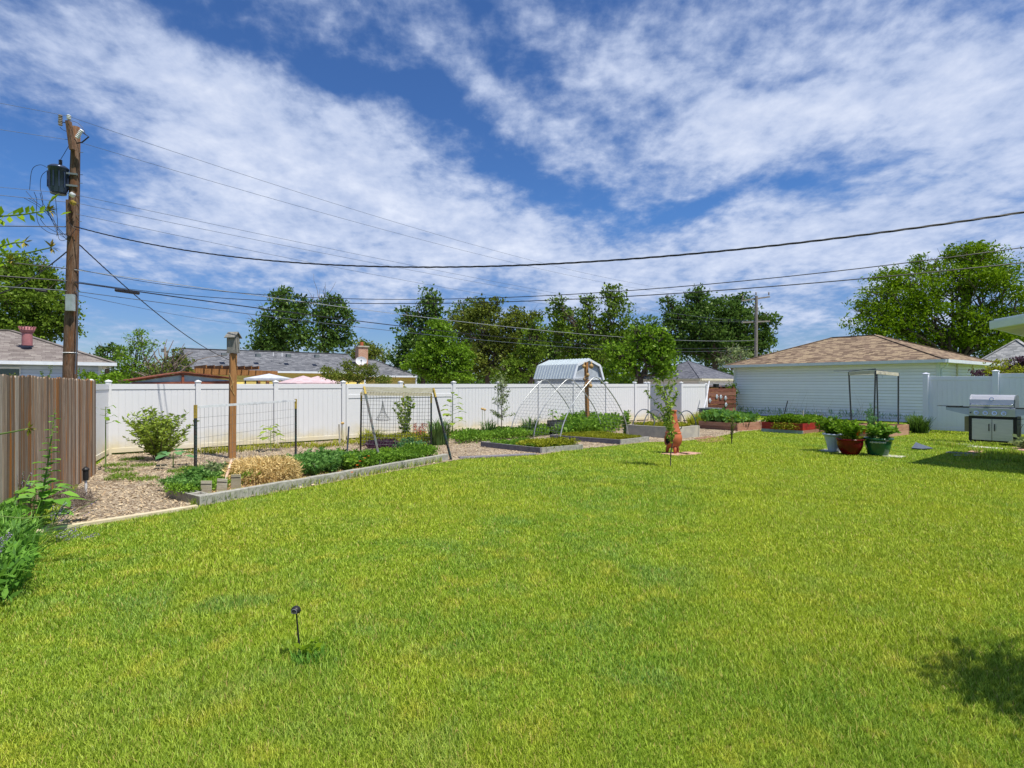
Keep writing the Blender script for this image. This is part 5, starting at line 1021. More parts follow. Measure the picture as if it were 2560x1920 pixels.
for x0, y0, ty, lb in ((1207, 1082, 1022, 'left one of the pair by the fence'), (1213, 1082, 1024, 'right one of the pair by the fence'), (858, 1104, 1058, 'single one by the double gate post')):
    q = G(x0, y0); k = q.y/F; h = CH+(960-ty)*k; t = thing('allium', 'dry allium seed head on thin stem, '+lb, 'flower', q); m = MB(); m.tube([q, q+UP*h+Vector((-.02, 0, 0))], .007, 5); m.build('stem', M['stem'], t); m = MB(); m.ball(q+UP*h+Vector((-.02, 0, 0)), .06, .06, .045, 12, 6); m.build('seed_head', M['straw'], t)
# --- beds' planting
def inside(cs, n, m_=.08):
    a_, b__, d_ = cs[0], cs[1], cs[3]; u = m_+(1-2*m_)*RS.rand(n); v = m_+(1-2*m_)*RS.rand(n)
    return np.array([tuple(a_+(b__-a_)*x+(d_-a_)*y) for x, y in zip(u, v)])
def cover(name, label, pts, h, leafm, lsz, asp=.5, kind='stuff', up=.6, cat='ground cover', per=9, loc=None, lump=.5):
    n = len(pts); lum = (.6+.5*np.sin(pts[:, 0]*3.1+1.3*np.sin(pts[:, 1]*2.7))*np.sin(pts[:, 1]*3.7+pts[:, 0])); hh = h*(1-lump+lump*lum.clip(0, 1.2)); k = np.repeat(np.arange(n), per); base = pts[k]; off = RS.normal(size=(n*per, 3))*lsz*.9
    z = base[:, 2]+hh[k]*RS.rand(n*per)**.55; P_ = base+off; P_[:, 2] = np.maximum(z, base[:, 2]+.005); d = np.zeros_like(P_); d[:, 2] = up
    o = leafcloud(name, P_, lsz, leafm, None, tuple(loc if loc is not None else pts[0]), asp=asp, shade=np.clip(RS.rand(n)*.6+.2, 0, 1)[k], dirs=d); return tag(o, label, cat, None, kind)
def polypts(poly, n, z=0): X_, Y_ = scatter_poly([(p[0], p[1]) for p in poly], n); return np.stack([X_, Y_, np.full(len(X_), z)], 1)
# long block bed: frilly carrot tops, parsley, marigolds
bu = (bC-bB).normalized(); bw_ = Vector((-bu.y, bu.x, 0)); BL = (bC-bB).length
def inb(t0, t1, w0, w1, n, z=.09):           # random places in the bed: t along the kerb, w back from it
    u = t0+(t1-t0)*RS.rand(n); w = w0+(w1-w0)*RS.rand(n); return np.array([tuple(bB+bu*BL*a+bw_*b+UP*z) for a, b in zip(u, w)])
cover('carrot_tops', 'frilly blue green carrot tops filling the middle of the block bed', inb(.36, .66, .42, 1.75, 1300), .33, L_['frill'], .055, .4, per=13, lump=.6)
cover('parsley', 'low parsley and marigold foliage at the right part of the block bed', inb(.60, .97, .18, 1.0, 1200), .26, L_['veg'], .055, .5, per=11, lump=.6)
cover('carrot_tops', 'frilly herb leaves behind the straw mound', inb(.05, .36, 1.0, 1.75, 1100), .26, L_['frill'], .045, .4, per=10, lump=.6)
cover('low_weeds', 'low bright weeds around the wooden markers', inb(.01, .13, .50, 1.1, 260), .16, L_['veg'], .05, .55, per=8)
cover('low_weeds', 'scattered small weeds at the back edge of the block bed', inb(.3, .98, 1.3, 2.2, 700, .05), .16, L_['bright'], .05, .5, per=7, lump=.8)
tufts('fallen_straw', 'dry straw bits and litter scattered over the soil of the block bed', [bB+bu*BL*random.uniform(.08, .97)+bw_*random.uniform(.2, .7)+UP*.09 for _ in range(60)], 26, .2, .035, L_['strawl'], 'straw', w=.01)
for k, (t_, w_, hh_, rr_, lm_, sz_) in enumerate(((.40, .42, .42, .30, 'frill', .06), (.47, .38, .40, .28, 'frill', .06), (.44, .85, .55, .34, 'frill', .07), (.53, .36, .44, .30, 'veg', .07), (.52, .95, .55, .35, 'frill', .07), (.60, .50, .46, .30, 'veg', .07), (.66, .36, .36, .26, 'veg', .06), (.61, 1.1, .5, .34, 'bright', .07), (.72, .55, .40, .26, 'bright', .06), (.78, .38, .34, .25, 'veg', .06), (.92, .40, .28, .25, 'bright', .06), (.10, 1.2, .42, .3, 'frill', .06), (.18, 1.45, .5, .3, 'silver', .06), (.05, .7, .30, .25, 'frill', .05))):
    q = bB+bu*BL*t_+bw_*w_+UP*.08; stemfan('bed_plant', ['frilly blue green herb at the right end of the straw mound', 'second frilly herb right of the straw, by the kerb', 'tall frilly herb under the right trellis post', 'dark green bushy herb before the short steel post', 'tall frilly herb behind the short steel post', 'dark leafy herb beside the orange marigolds', 'low leafy herb left of the A-frame front foot', 'bright green herb near the double gate post', 'bright herb right behind the A-frame front leg', 'dark herb by the kerb, right of the A-frame left foot', 'small bright herb nearest the A-frame right foot', 'frilly herb left of the birdhouse post', 'silvery herb at the foot of the birdhouse post', 'small frilly herb between the left trellis post and the markers'][k], q, 16, hh_*.8, rr_, L_[lm_], sz_*1.25, 'plant', per=34, asp=.45, stemm='stem', from_=.08, r=.003, group='bushy herbs in the block bed')
for x, y in ((900, 1168), (893, 1178), (922, 1155), (880, 1196), (912, 1160), (985, 1118), (1060, 1126)):
    q = G(x, y-14, .33); m = MB()
    for k in range(14): a = k*.45; m.leaf(q, Vector((math.cos(a), math.sin(a), .5)), .025, .032)
    tag(m.build('marigold', M['orangeflower'], None, q), 'small orange marigold bloom in the block bed', 'flower', 'marigolds in the block bed')
cover('purple_groundcover', 'dark purple leafed ground cover behind the A-frame front leg', polypts([G(918, 1128), G(990, 1124), G(985, 1112), G(925, 1114)], 340, .05), .15, L_['purple'], .06, .6, per=9)
bush('herb_bush', 'blue green bushy herb near the front of the A-frame trellis', G(1022, 1140), .42, .40, .42, L_['blue'], .07, 1.0, z0=.05)
q = G(658, 1214); q.z = .1; 
v = RS.normal(size=(9500, 3)); v /= np.linalg.norm(v, axis=1)[:, None]; v[:, 2] = abs(v[:, 2]); v /= (np.abs(v)**5).sum(1)[:, None]**.2*1.06; v += RS.normal(size=v.shape)*.03; pts = v*np.array([.60, .40, .37])*(.8+.25*RS.rand(9500))[:, None]
mo = thing('straw_mound', 'dry golden straw mound held by a bent hoop in the block bed', 'straw', q); ax = Vector((.9, .42, 0)); R2 = np.array([[ax.x, -ax.y, 0], [ax.y, ax.x, 0], [0, 0, 1]]); leafcloud('straw', pts@R2.T+np.array(q), .10, L_['strawl'], mo, asp=.13, dirs=v@R2.T*.4+np.array([0, -.1, -.3]))
m = MB(); h0_ = q-ax*.60; sidev = Vector((-ax.y, ax.x, 0)); m.tube([h0_+sidev*(math.cos(a)*.36-.05)+ax*(-.04+.12*math.sin(a))+UP*(math.sin(a)*.40-.02) for a in [math.pi*i/14 for i in range(15)]], .022, 8); m.build('hoop', plain('faded orange tube', (.62, .38, .24), (.70, .55, .42), 9, .6), mo)
m = MB(); m.ball(q+UP*.02, .50, .36, .30, 18, 10); m.build('core', M['straw'], mo)
cover('long_grass', 'long grass growing through the front of the straw mound', polypts([G(598, 1228), G(630, 1224), G(622, 1205), G(604, 1208)], 70, .1), .24, L_['veg'], .11, .16, per=10, up=1.6, cat='grass')
# mulch weeds
tufts('path_weeds', 'yellow green weeds growing through the mulch by the fence corner', [G(*p) for p in ((300, 1178), (310, 1190), (290, 1165), (360, 1165), (470, 1190), (450, 1180), (330, 1150), (480, 1172), (360, 1200), (300, 1198), (505, 1185))], 330, .26, .07, L_['bright'], w=.007)
tufts('path_weeds', 'low weeds along the foot of the back fence', [G(x, 960+(178-.0646*(x-271))+random.uniform(4, 14)) for x in range(500, 1560, 26)], 110, .38, .11, L_['yell'], w=.016)
cover('fence_foot_plants', 'leafy low plants in front of the back fence between gate and arches', polypts([G(1150, 1112), G(1275, 1100), G(1400, 1086), G(1390, 1078), G(1260, 1086), G(1130, 1095)], 1500, 0), .30, L_['veg'], .075, .55, per=9)
cover('fence_foot_plants', 'yellow and green low plants under the A-frame netting', polypts([G(905, 1118), G(1080, 1112), G(1060, 1095), G(900, 1105)], 1200, 0), .24, L_['yell'], .06, .5, per=8)
cover('bean_leaves', 'leafy bean plants hiding the foot of the gourd post', polypts([G(1405, 1090), G(1500, 1086), G(1545, 1075), G(1535, 1062), G(1440, 1064), G(1405, 1075)], 1300, 0), .58, L_['veg'], .13, .7, per=8, lump=.65, cat='plants')
tufts('path_grass', 'grass blades growing along the lawn side of the beds', [p for p in [G(500+i*16, 1262-i*2.9) for i in range(38)]], 130, .13, .13, M['grass'], w=.008)
cover('bed_plants', 'green ground cover filling the low bed in front of the arches', inside(c2, 1500), .22, L_['veg'], .06, .5, per=9)
cover('bed_plants', 'pale yellow green leaves at the front edge of the low bed', inside([c2[0], c2[0]+(c2[1]-c2[0])*.45, c2[3]+(c2[1]-c2[0])*.45, c2[3]], 600)+np.array([0, 0, .08]), .22, L_['yell'], .06, .5, per=9)
cover('bed_plants', 'yellow green stonecrop filling the low bed under the third arch', inside(c3, 2200)+np.array([0, 0, .08]), .16, L_['yell'], .035, .5, per=10)
cover('bed_plants', 'seedlings in the tall concrete bed', inside(c4, 500)+np.array([0, 0, z4]), .14, L_['yell'], .06, .5, per=8)
cover('squash_leaves', 'broad squash leaves spilling over the cedar bed', inside(c5, 260)+np.array([0, 0, z5]), .42, L_['frill'], .17, .85, per=6, cat='plants')
cover('squash_leaves', 'bright leaf tips over the left cedar bed', inside(c5, 400)+np.array([0, 0, z5]), .45, L_['bright'], .11, .6, per=6, cat='plants')
cover('bed_plants', 'trailing light green leaves overflowing the red bed', np.concatenate([inside(c6, 1200, .06)+np.array([0, 0, z6])]), .27, L_['bright'], .085, .6, per=9, cat='plants')
for a0 in (c6[0]+(c6[1]-c6[0])*.55, c6[0]+(c6[1]-c6[0])*.28):
    n_ = 130; u = RS.rand(n_); cover_p = np.array([tuple(a0-D1*(.03+.06*x)+D2*random.gauss(0, .13)+UP*(.40-.22*x)) for x in u]); d = np.zeros((n_, 3)); d[:, 2] = -1
    o = leafcloud('trailing_vine', cover_p, .07, L_['yell'], None, tuple(a0), asp=.6, dirs=d); tag(o, 'sprig of vine hanging over the red board, '+('left one' if a0 is not None and abs((a0-c6[0]).length-.42) > .2 else 'right one'), 'vine')
cover('wall_grass', 'dark wild grass along the foot of the garage wall', polypts([gA-gv_*.0, gB, gB-gv_*.5, gA-gv_*.6], 420, 0), .42, L_['blue'], .22, .10, per=5, up=2.2, cat='grass')
for p in (c7[0]+(c7[1]-c7[0])*.35+(c7[3]-c7[0])*.15, c7[0]+(c7[1]-c7[0])*.75+(c7[3]-c7[0])*.3, c7[0]+(c7[1]-c7[0])*.55+(c7[3]-c7[0])*.42):
    pass
for (fx, fy, hh_, lb) in ((.30, .10, .50, 'left'), (.85, .16, .42, 'farthest left'), (.40, .45, .80, 'tallest')):
    p = c7[0]+(c7[1]-c7[0])*fx+(c7[3]-c7[0])*fy; stemfan('tomato_plant', 'feathery blue green plant in the framed cedar bed, '+lb+' one', p+UP*z7, 10, hh_, .26, L_['blue'], .06, 'plant', per=60, asp=.4, stemm='stem', from_=.05, r=.004)
tufts('dry_stalks', 'thin bare stalks against the garage wall', [G(x, 1066) for x in (1990, 2015, 2050, 2080, 2150, 2170)], 9, .5, 1.4, M['deadtwig'], 'weeds', w=.006)
tufts('corner_weeds', 'dark weeds between the cedar bed and the vinyl fence post', [G(2300, 1083), G(2308, 1078), G(2293, 1078)], 300, .25, .55, L_['dark'], 'weeds', w=.03)
tufts('corner_weeds', 'thin weeds at the foot of the right fence', [G(2340+i*9, 1080) for i in range(8)], 14, .3, .45, L_['mid'], 'weeds', w=.012)
tufts('corner_weeds', 'pale weeds beside the compost bin', [G(1745, 1062), G(1735, 1068), G(1755, 1058)], 220, .3, .5, L_['yell'], 'weeds', w=.02)
stemfan('leafy_weed', 'tall leafy weed at the left end of the concrete bed', G(1566, 1088), 9, .95, .2, L_['veg'], .12, 'weed', per=34, asp=.5, stemm='stem', from_=.02)
stemfan('thin_shrub', 'sparse brown leafed cane plant standing alone in the lawn', G(1829, 1110), 9, .98, .12, L_['olive'], .045, 'shrub', per=26, asp=.4, stemm='bark', from_=.2, r=.005)
# screen, bin, discs
sA = Vector((G(1762, 1052).x*1.0, 27.6, 0)); sA = Vector(((1766-1280)*29.5/F, 29.5, 0)); sB = Vector(((1838-1280)*31.2/F, 31.2, 0)); su = (sB-sA).normalized(); sn = Vector((su.y, -su.x, 0))
sc = thing('slatted_screen', 'screen of rough dark red horizontal boards between gate and garage', 'screen', sA); Ls = (sB-sA).length
for k in range(7): m = MB().rnd(); m.obox(sA+su*random.uniform(0, .05)+UP*(.12+k*.215), su*Ls+UP*random.uniform(-.02, .02), sn*.03, UP*.185); m.build('slat', M['darkboard'], sc)
for t in (.04, .5, .96): m = MB().rnd(); m.box(sA+su*Ls*t-sn*.06, su, .09, .09, 1.68); m.build('post', M['darkboard'], sc)
for k, ((zx, zy), lb) in enumerate(zip(((1650, 640), (1706, 645), (1774, 660), (1553, 695), (1780, 755)), ('leftmost of the top row', 'middle of the top row', 'rightmost of the top row', 'alone at the left edge', 'lowest one at the right'))):
    x, y = 1500+zx*.17484, 880+zy*.17484; t = (x-1766)/72.; q = sA.lerp(sB, t)+sn*.07; q.z = CH+(960-y)*q.y/F; m = MB()
    R1 = [q+su*math.cos(a*.3491)*.10*1.0+UP*math.sin(a*.3491)*.13 for a in range(18)]; R0_ = [p+sn*.03-(p-q)*.55 for p in R1]
    m.poly(R0_)
    for i in range(18): m.rnd(); m.poly([R1[i], R1[(i+1) % 18], R0_[(i+1) % 18], R0_[i]])
    for a in (0, 2.1, 4.2): m.ball(q+sn*.04+su*math.cos(a)*.05+UP*math.sin(a)*.05, .022, .015, .03, 8, 5)
    tag(m.build('tin_ornament', M['tile'], None, q), 'round pale tin ornament on the slatted screen, '+lb, 'ornament', 'tin ornaments on the screen')
bf = thing('board_fence', 'low orange board fence behind the slatted screen', 'fence', sA+Vector((0, 2, 0))); m = MB(); fA = Vector(((1762-1280)*33/F, 33, 0)); fB = Vector(((1836-1280)*35.5/F, 35.5, 0)); fu = (fB-fA).normalized(); t = 0
while t < (fB-fA).length: m.rnd(); m.obox(fA+fu*t, fu*.135, Vector((-fu.y, fu.x, 0))*.02, UP*(1.68)); t += .145
m.build('boards', M['post'], bf); m = MB().rnd(); m.bar(fA+UP*1.72, fB+UP*1.72, .04, .1, UP); m.build('cap_rail', M['darkboard'], bf)
q = Vector(((1775-1280)*27.2/F, 27.2, 0)); cb = thing('compost_bin', 'dark grey ribbed plastic compost bin leaning beside the gate', 'compost bin', q); m = MB(); m.box(q, D1, .82, .70, .62)
for k in range(5): m.box(q+UP*(.05+k*.12), D1, .85, .73, .07)
m.build('body', M['greyp'], cb, bevel=.01); m = MB(); m.box(q+UP*.63, D1, .88, .76, .05); m.box(q+UP*.68-D1*.1, D1, .3, .25, .03); m.build('lid', M['greyp'], cb, bevel=.01)
tag(stemfan('potted_weed', 'silvery weed with wiry stems on the compost bin\'s right side', q+D1*.5-D2*.1, 10, .75, .22, L_['silver'], .05, 'weed', per=24), 'silvery weed with wiry stems to the right of the compost bin', 'weed')
a_ = Vector(((1758-1280)*27.6/F, 27.6, .45)); b__ = P(1773, 953, 28.6); m = MB(); m.tube([a_, a_.lerp(b__, .5)+Vector((.03, 0, 0)), b__, b__+UP*.03], .03, 8); tag(m.build('leaning_pipe', M['whitep'], None, a_), 'long white plastic pipe leaning against the fence end', 'pipe')
q = P(1790, 964, 33.2); m = MB(); m.box(q-UP*.1, D1, .3, .2, .2); tag(m.build('small_box', M['blackp'], None, q-UP*.1), 'small dark box sitting on the board fence', 'box')
# ================================================================ CHIMINEA
q = G(1683, 1134); ch = thing('chiminea', 'orange terracotta chiminea with a round belly on three legs', 'chiminea', q); s = 1.15/.635/1000
prof = [(0.001, .150), (.10, .158), (.165, .20), (.212, .28), (.232, .38), (.226, .45), (.205, .515), (.20, .53), (.212, .55), (.20, .57), (.178, .585), (.185, .60), (.178, .62), (.160, .66), (.140, .74), (.122, .82), (.105, .92), (.085, 1.02), (.078, 1.08), (.092, 1.12), (.095, 1.145), (.075, 1.14), (.06, 1.05)]
nsd = 48; md = Vector((-.86, -.5, 0)).normalized(); mang = math.atan2(md.y, md.x)
def skip(k, j):
    a = 2*math.pi*(j+.5)/nsd; z = (prof[k][1]+prof[k+1][1])/2; r = (prof[k][0]+prof[k+1][0])/2; da = (a-mang+math.pi) % (2*math.pi)-math.pi
    return (da*r/.105)**2+((z-.36)/.125)**2 < 1 and z < .55
m = MB(); m.lathe(q, prof, nsd, skip); o = m.build('body', M['terra'], ch, smooth=True)
sm = o.modifiers.new('thick', 'SOLIDIFY'); sm.thickness = .018; sm.offset = -1
m = MB(); m.lathe(q, [(r*.86, z) for r, z in prof[:10]], 32); m.build('fire_chamber', M['sooty'], ch, smooth=True)
m = MB(); mc = q+md*.218+UP*.36; sd_ = Vector((-md.y, md.x, 0)); m.tube([mc+sd_*math.cos(a*.2618)*.105+UP*math.sin(a*.2618)*.125-md*(.030*math.cos(a*.2618)**2) for a in range(25)], .022, 8, False); m.build('mouth_rim', M['terra'], ch, smooth=True)
for k in range(3):
    a = mang+1.05+k*2.094; dr = Vector((math.cos(a), math.sin(a), 0)); m = MB(); m.tube([q+dr*.11+UP*.22, q+dr*.15+UP*.12, q+dr*.165+UP*.0], [.06, .045, .034], 12); m.build('leg', M['terra'], ch, smooth=True)
m = MB(); m.tube([q+Vector((.14, -.08, .64)), q+Vector((.19, -.1, .68)), q+Vector((.18, -.1, .73))], .012, 6); m.build('knob', M['sooty'], ch)
m = MB(); z_ = [q+Vector((x, -math.sqrt(max(0, (.178-(zz-.62)*.27)**2-x*x))-.004, zz)) for x, zz in ((-.06, .80), (-.02, .86), (.03, .80), (.07, .86), (.09, .82))]; m.tube(z_, .005, 4); m.tube([p-UP*.06 for p in z_], .005, 4); m.build('incised_line', M['sooty'], ch)
for (x0, y0, w_, d_, nm, lb, mt) in ((1690, 1136, .62, .50, 'paving_slab', 'pink paving slab under the chiminea', 'paver'), (1722, 1134.5, .55, .42, 'paving_slab', 'pink paving slab to the right of the chiminea', 'paver'), (2080, 1128, .55, .45, 'paving_slab', 'pale slab under the white pot at the left', 'slab'), (2222, 1141, .62, .40, 'paving_slab', 'pale slab sticking out right of the green pot', 'slab'),
                                     (2407, 1112, .95, .45, 'paving_slab', 'pale flat slab at the left wheel of the grill', 'slab'), (2478, 1121, 1.1, .35, 'paving_slab', 'grey slab in front of the grill doors', 'slab'), (2545, 1124, .8, .4, 'paving_slab', 'reddish slab at the right front of the grill', 'paver'), (2440, 1130, .8, .25, 'paving_slab', 'brown slab between the grill and the steel rod', 'paver'), (2400, 1134, .55, .3, 'paving_slab', 'dark grey slab next to the brown one', 'blockd')):
    q = G(x0, y0); m = MB().rnd(); m.box(q-UP*.02, D1 if mt == 'paver' else D2, w_, d_, .045); tag(m.build(nm, M[mt], None, q-UP*.02, bevel=.006), lb, 'paving slab', 'slabs set in the lawn')
sheet('bare_patch', [G(1735, 1096), G(1770, 1090), G(1806, 1094), G(1815, 1101), G(1780, 1107), G(1745, 1105)], .008, M['earth'])
a_ = G(2385, 1141); m = MB(); m.tube([a_+UP*.03, G(2455, 1141)+UP*.03, G(2478, 1147)+UP*.02], .012, 6); tag(m.build('steel_rod', M['pipe'], None, a_), 'thin bent steel rod lying in the grass before the grill', 'rod')
a_ = G(2281, 1123); m = MB(); m.poly([G(2279, 1124)+UP*.05, G(2305, 1126)+UP*.045, G(2334, 1125)+UP*.05, G(2300, 1119)+UP*.11, G(2290, 1117)+UP*.14]); m.poly([G(2279, 1124)+UP*.03, G(2290, 1117)+UP*.12, G(2300, 1119)+UP*.09, G(2334, 1125)+UP*.03, G(2305, 1126)+UP*.025]); tag(m.build('dark_mat', M['cable2'], None, a_), 'folded dark rubber mat lying in the lawn', 'mat')
# ================================================================ POTS
def pot(q, prof, mat, name, label, rim=None, flutes=0, band=None):
    t = thing(name, label, 'plant pot', q); n = 48; m = MB(); m.lathe(q, prof, n)
    if flutes:
        V2 = []
        for (x, y, z) in m.v:
            a = math.atan2(y-q.y, x-q.x); r = math.hypot(x-q.x, y-q.y); f_ = 1+(.035*math.cos(a*flutes) if .04 < z-q.z < prof[-4][1]-.03 and r > .05 else 0); V2.append((q.x+(x-q.x)*f_, q.y+(y-q.y)*f_, z))
        m.v = V2
    m.build('body', mat, t, smooth=True); m = MB(); m.lathe(q, [(prof[-1][0]*.98, prof[-3][1]-.06), (.001, prof[-3][1]-.05)], 24); m.build('soil', M['earth'], t)
    if band: b_ = MB(); band(b_); b_.build('relief', M['slab'], t)
    return t
def pr_(rb, rt, h, lip=.02, bow=0): 
    out = [(.001, 0), (rb, 0)]+[(rb+(rt-rb)*(k/8)+bow*math.sin(math.pi*k/8), h*.9*k/8) for k in range(1, 9)]+[(rt+lip, h*.91), (rt+lip*1.3, h*.96), (rt+lip, h), (rt-.01, h), (rt-.03, h*.85)]; return out
q = G(2086, 1130); pot(q, pr_(.15, .25, .50, .035, -.015), M['potwhite'], 'fluted_pot', 'pale blue white fluted plastic pot at the left of the three', flutes=18)
q2 = G(2125, 1137); pot(q2, pr_(.17, .30, .42, .02, .04), M['potred'], 'glazed_pot', 'glossy dark red bowl shaped pot in the middle of the three')
q3 = G(2195, 1139); fr_ = Vector((q3.x, q3.y, 0)); toc = (Vector((0, 0, 0))-fr_).normalized(); sdv = Vector((-toc.y, toc.x, 0))
def rel(b_):
    for k in range(9): a = (k-4)*.13; c = q3+UP*.36+(toc*math.cos(a)+sdv*math.sin(a))*.315; b_.ball(c, .022, .012, .02+.008*(k % 2), 8, 5)
pot(q3, pr_(.21, .31, .46, .03, .015), M['potgreen'], 'glazed_pot', 'glossy green pot with a pale shell relief at the right of the three', band=rel)
def potplant(q, r, z0, h, lm, sz, label, nm='potted_plant', n=26, lean=(0, 0)): return stemfan(nm, label, q+UP*z0, n, h, r, lm, sz, 'plant', per=38, asp=.5, stemm='stem', from_=.05, r=.004, lean=lean)
potplant(q, .40, .42, .52, L_['bright'], .10, 'light green bushy plant overflowing the fluted pot', lean=(-.08, 0), n=32); potplant(q2, .42, .36, .52, L_['bright'], .10, 'bright green leafy plant in the red pot', n=36); potplant(q2, .33, .34, .16, L_['yell'], .06, 'yellow green trailing leaves along the rim of the red pot', n=22)
potplant(q3, .44, .40, .42, L_['veg'], .11, 'dark green leafy plant with drooping leaves in the green pot', n=38); potplant(q3, .36, .40, .12, L_['silver'], .05, 'small variegated leaves around the rim of the green pot', n=22)
for x, y in ((2148, 1079), (2162, 1074), (2160, 1081), (2144, 1085)):
    p = P(x, y, q3.y-.15); m = MB()
    for k in range(16): a = k*.4; m.leaf(p, Vector((math.cos(a), -.3, math.sin(a))), .03, .045)
    tag(m.build('geranium', M['orangeflower'], None, p), 'small red orange bloom above the glazed pots', 'flower', 'red blooms above the pots')
# ================================================================ GRILL
gc = G(2480, 1112); gx = -D2; gn = -D1; gr_ = thing('gas_grill', 'stainless steel gas grill with four knobs, side shelves and double doors', 'grill', gc)
def gb(m, x0, x1, y0, y1, z0, z1): return m.obox(gc+gx*x0-gn*y0+UP*z0, gx*(x1-x0), -gn*(y1-y0), UP*(z1-z0))   # y grows away from the viewer
wb = .56
for x in (-wb-.0, wb-.07): m = MB(); gb(m, x, x+.08, 0, .62, .10, .82); m.build('side_panel', M['blackp'], gr_, bevel=.005)
m = MB(); gb(m, -wb+.08, wb-.07, .60, .62, .1, .82); gb(m, -wb+.08, wb-.07, .02, .60, .08, .12); gb(m, -wb, wb+.01, .005, .6, .78, .86); m.build('cabinet', M['blackp'], gr_)
for x0, x1, hx in ((-wb+.085, -.005, -.075), (.005, wb-.075, .055)):
    m = MB(); gb(m, x0, x1, -.02, .0, .13, .775); o = m.build('door', M['steel'], gr_, bevel=.004)
    m = MB(); p = gc+gx*(hx+.01)+gn*.055; m.tube([p-gn*.03+UP*.42, p+UP*.43, p+UP*.61, p-gn*.03+UP*.62], .012, 8); m.build('handle', M['blackp'], o)
m = MB(); pf = [(-.05, .86), (-.09, 1.10), (.0, 1.12), (.58, 1.12), (.58, .86)]
m.poly([gc+gx*(-wb+.02)-gn*y+UP*z for y, z in pf]); m.poly([gc+gx*(wb-.02)-gn*y+UP*z for y, z in reversed(pf)])
for (y0, z0), (y1, z1) in zip(pf, pf[1:]+pf[:1]): m.poly([gc+gx*(-wb+.02)-gn*y0+UP*z0, gc+gx*(wb-.02)-gn*y0+UP*z0, gc+gx*(wb-.02)-gn*y1+UP*z1, gc+gx*(-wb+.02)-gn*y1+UP*z1])
cp = m.build('control_panel', M['steel2'], gr_, bevel=.006)
for k in range(4):
    p = gc+gx*(-.36+.215*k)+gn*.075+UP*.955; m = MB(); nd = (gn+UP*.1).normalized(); m.tube([p, p+nd*.012], .062, 20); o = m.build('knob', M['chrome'], gr_); m = MB(); m.tube([p+nd*.012, p+nd*.055], [.042, .034], 16); m.bar(p+nd*.057-UP*.03, p+nd*.057+UP*.03, .012, .01); m.build('knob_grip', M['steel'], o)
m = MB(); p = gc+gx*(-.50)+gn*.07+UP*.95; m.tube([p, p+gn*.03], .018, 12); m.build('igniter', M['blackp'], gr_)
lp = [(-.03, 1.12), (-.06, 1.17), (-.03, 1.36), (.06, 1.46), (.18, 1.50), (.40, 1.50), (.50, 1.44), (.54, 1.32), (.54, 1.12)]; m = MB()
for (y0, z0), (y1, z1) in zip(lp[:-1], lp[1:]): m.poly([gc+gx*(-wb+.05)-gn*y0+UP*z0, gc+gx*(wb-.05)-gn*y0+UP*z0, gc+gx*(wb-.05)-gn*y1+UP*z1, gc+gx*(-wb+.05)-gn*y1+UP*z1])
m.poly([gc+gx*(-wb+.05)-gn*y+UP*z for y, z in lp]); m.poly([gc+gx*(wb-.05)-gn*y+UP*z for y, z in reversed(lp)]); ld = m.build('lid', M['steel'], gr_, bevel=.008)
for x in (-wb+.025, wb-.05): m = MB(); m.poly([gc+gx*x-gn*y*1.0+UP*(z+.008) for y, z in lp]); m.poly([gc+gx*(x+.026)-gn*y*1.0+UP*(z+.008) for y, z in reversed(lp)]); [m.poly([gc+gx*x-gn*a[0]+UP*(a[1]+.008), gc+gx*(x+.026)-gn*a[0]+UP*(a[1]+.008), gc+gx*(x+.026)-gn*b[0]+UP*(b[1]+.008), gc+gx*x-gn*b[0]+UP*(b[1]+.008)]) for a, b in zip(lp[:-1], lp[1:])]; m.build('lid_end', M['greyp'] if x > 0 else M['steel'], ld)
m = MB(); z = 1.20; y = .10; m.tube([gc+gx*(-wb+.06)+gn*.05+UP*(z+.03), gc+gx*(-wb+.10)+gn*y+UP*z, gc+gx*(wb-.10)+gn*y+UP*z, gc+gx*(wb-.06)+gn*.05+UP*(z+.03)], .018, 10); m.build('lid_handle', M['chrome'], ld, smooth=True)
p = gc+gn*.045+UP*1.375; nd = (gn*.95+UP*.3).normalized(); m = MB(); m.tube([p-nd*.01, p+nd*.012], .055, 24); o = m.build('thermometer', M['chrome'], ld); m = MB(); m.tube([p+nd*.012, p+nd*.015], .036, 20); m.build('dial', M['whitep'], o)
for s, x0, x1 in ((-1, -wb-.56, -wb+.02), (1, wb-.02, wb+.56)):
    m = MB(); xa, xb = (x0, x1); y0, y1 = -.05, .50; za, zb = (1.02, .87) if s < 0 else (.87, 1.02)
    A1 = [gc+gx*xa-gn*y0+UP*1.10, gc+gx*xb-gn*y0+UP*1.10, gc+gx*xb-gn*y0+UP*zb, gc+gx*xa-gn*y0+UP*za]; B1 = [p+(-gn)*(y1-y0) for p in A1]
    m.poly(list(reversed(A1))); m.poly(B1)
    for i in range(4): m.poly([A1[i], A1[(i+1) % 4], B1[(i+1) % 4], B1[i]])
    o = m.build('side_shelf', M['steel2'], gr_, bevel=.004); m = MB(); m.obox(gc+gx*xa-gn*(y0-.01)+UP*1.10, gx*(xb-xa), -gn*.56, UP*.025); m.build('shelf_top', M['blackp'], o)
m = MB(); p = gc+gx*(-wb-.56)+UP*1.135
for k in range(7): m.tube([p-gn*(.02+.055*k)-gx*.25, p-gn*(.02+.055*k)+gx*.30], .006, 5)
for k in (0, .5, 1): m.tube([p-gn*.02+gx*(-.25+.55*k), p-gn*.36+gx*(-.25+.55*k)], .006, 5)
o = m.build('grill_grate', M['blackp'], None, p); tag(o, 'black wire grate lying across the left shelf of the grill', 'grate')
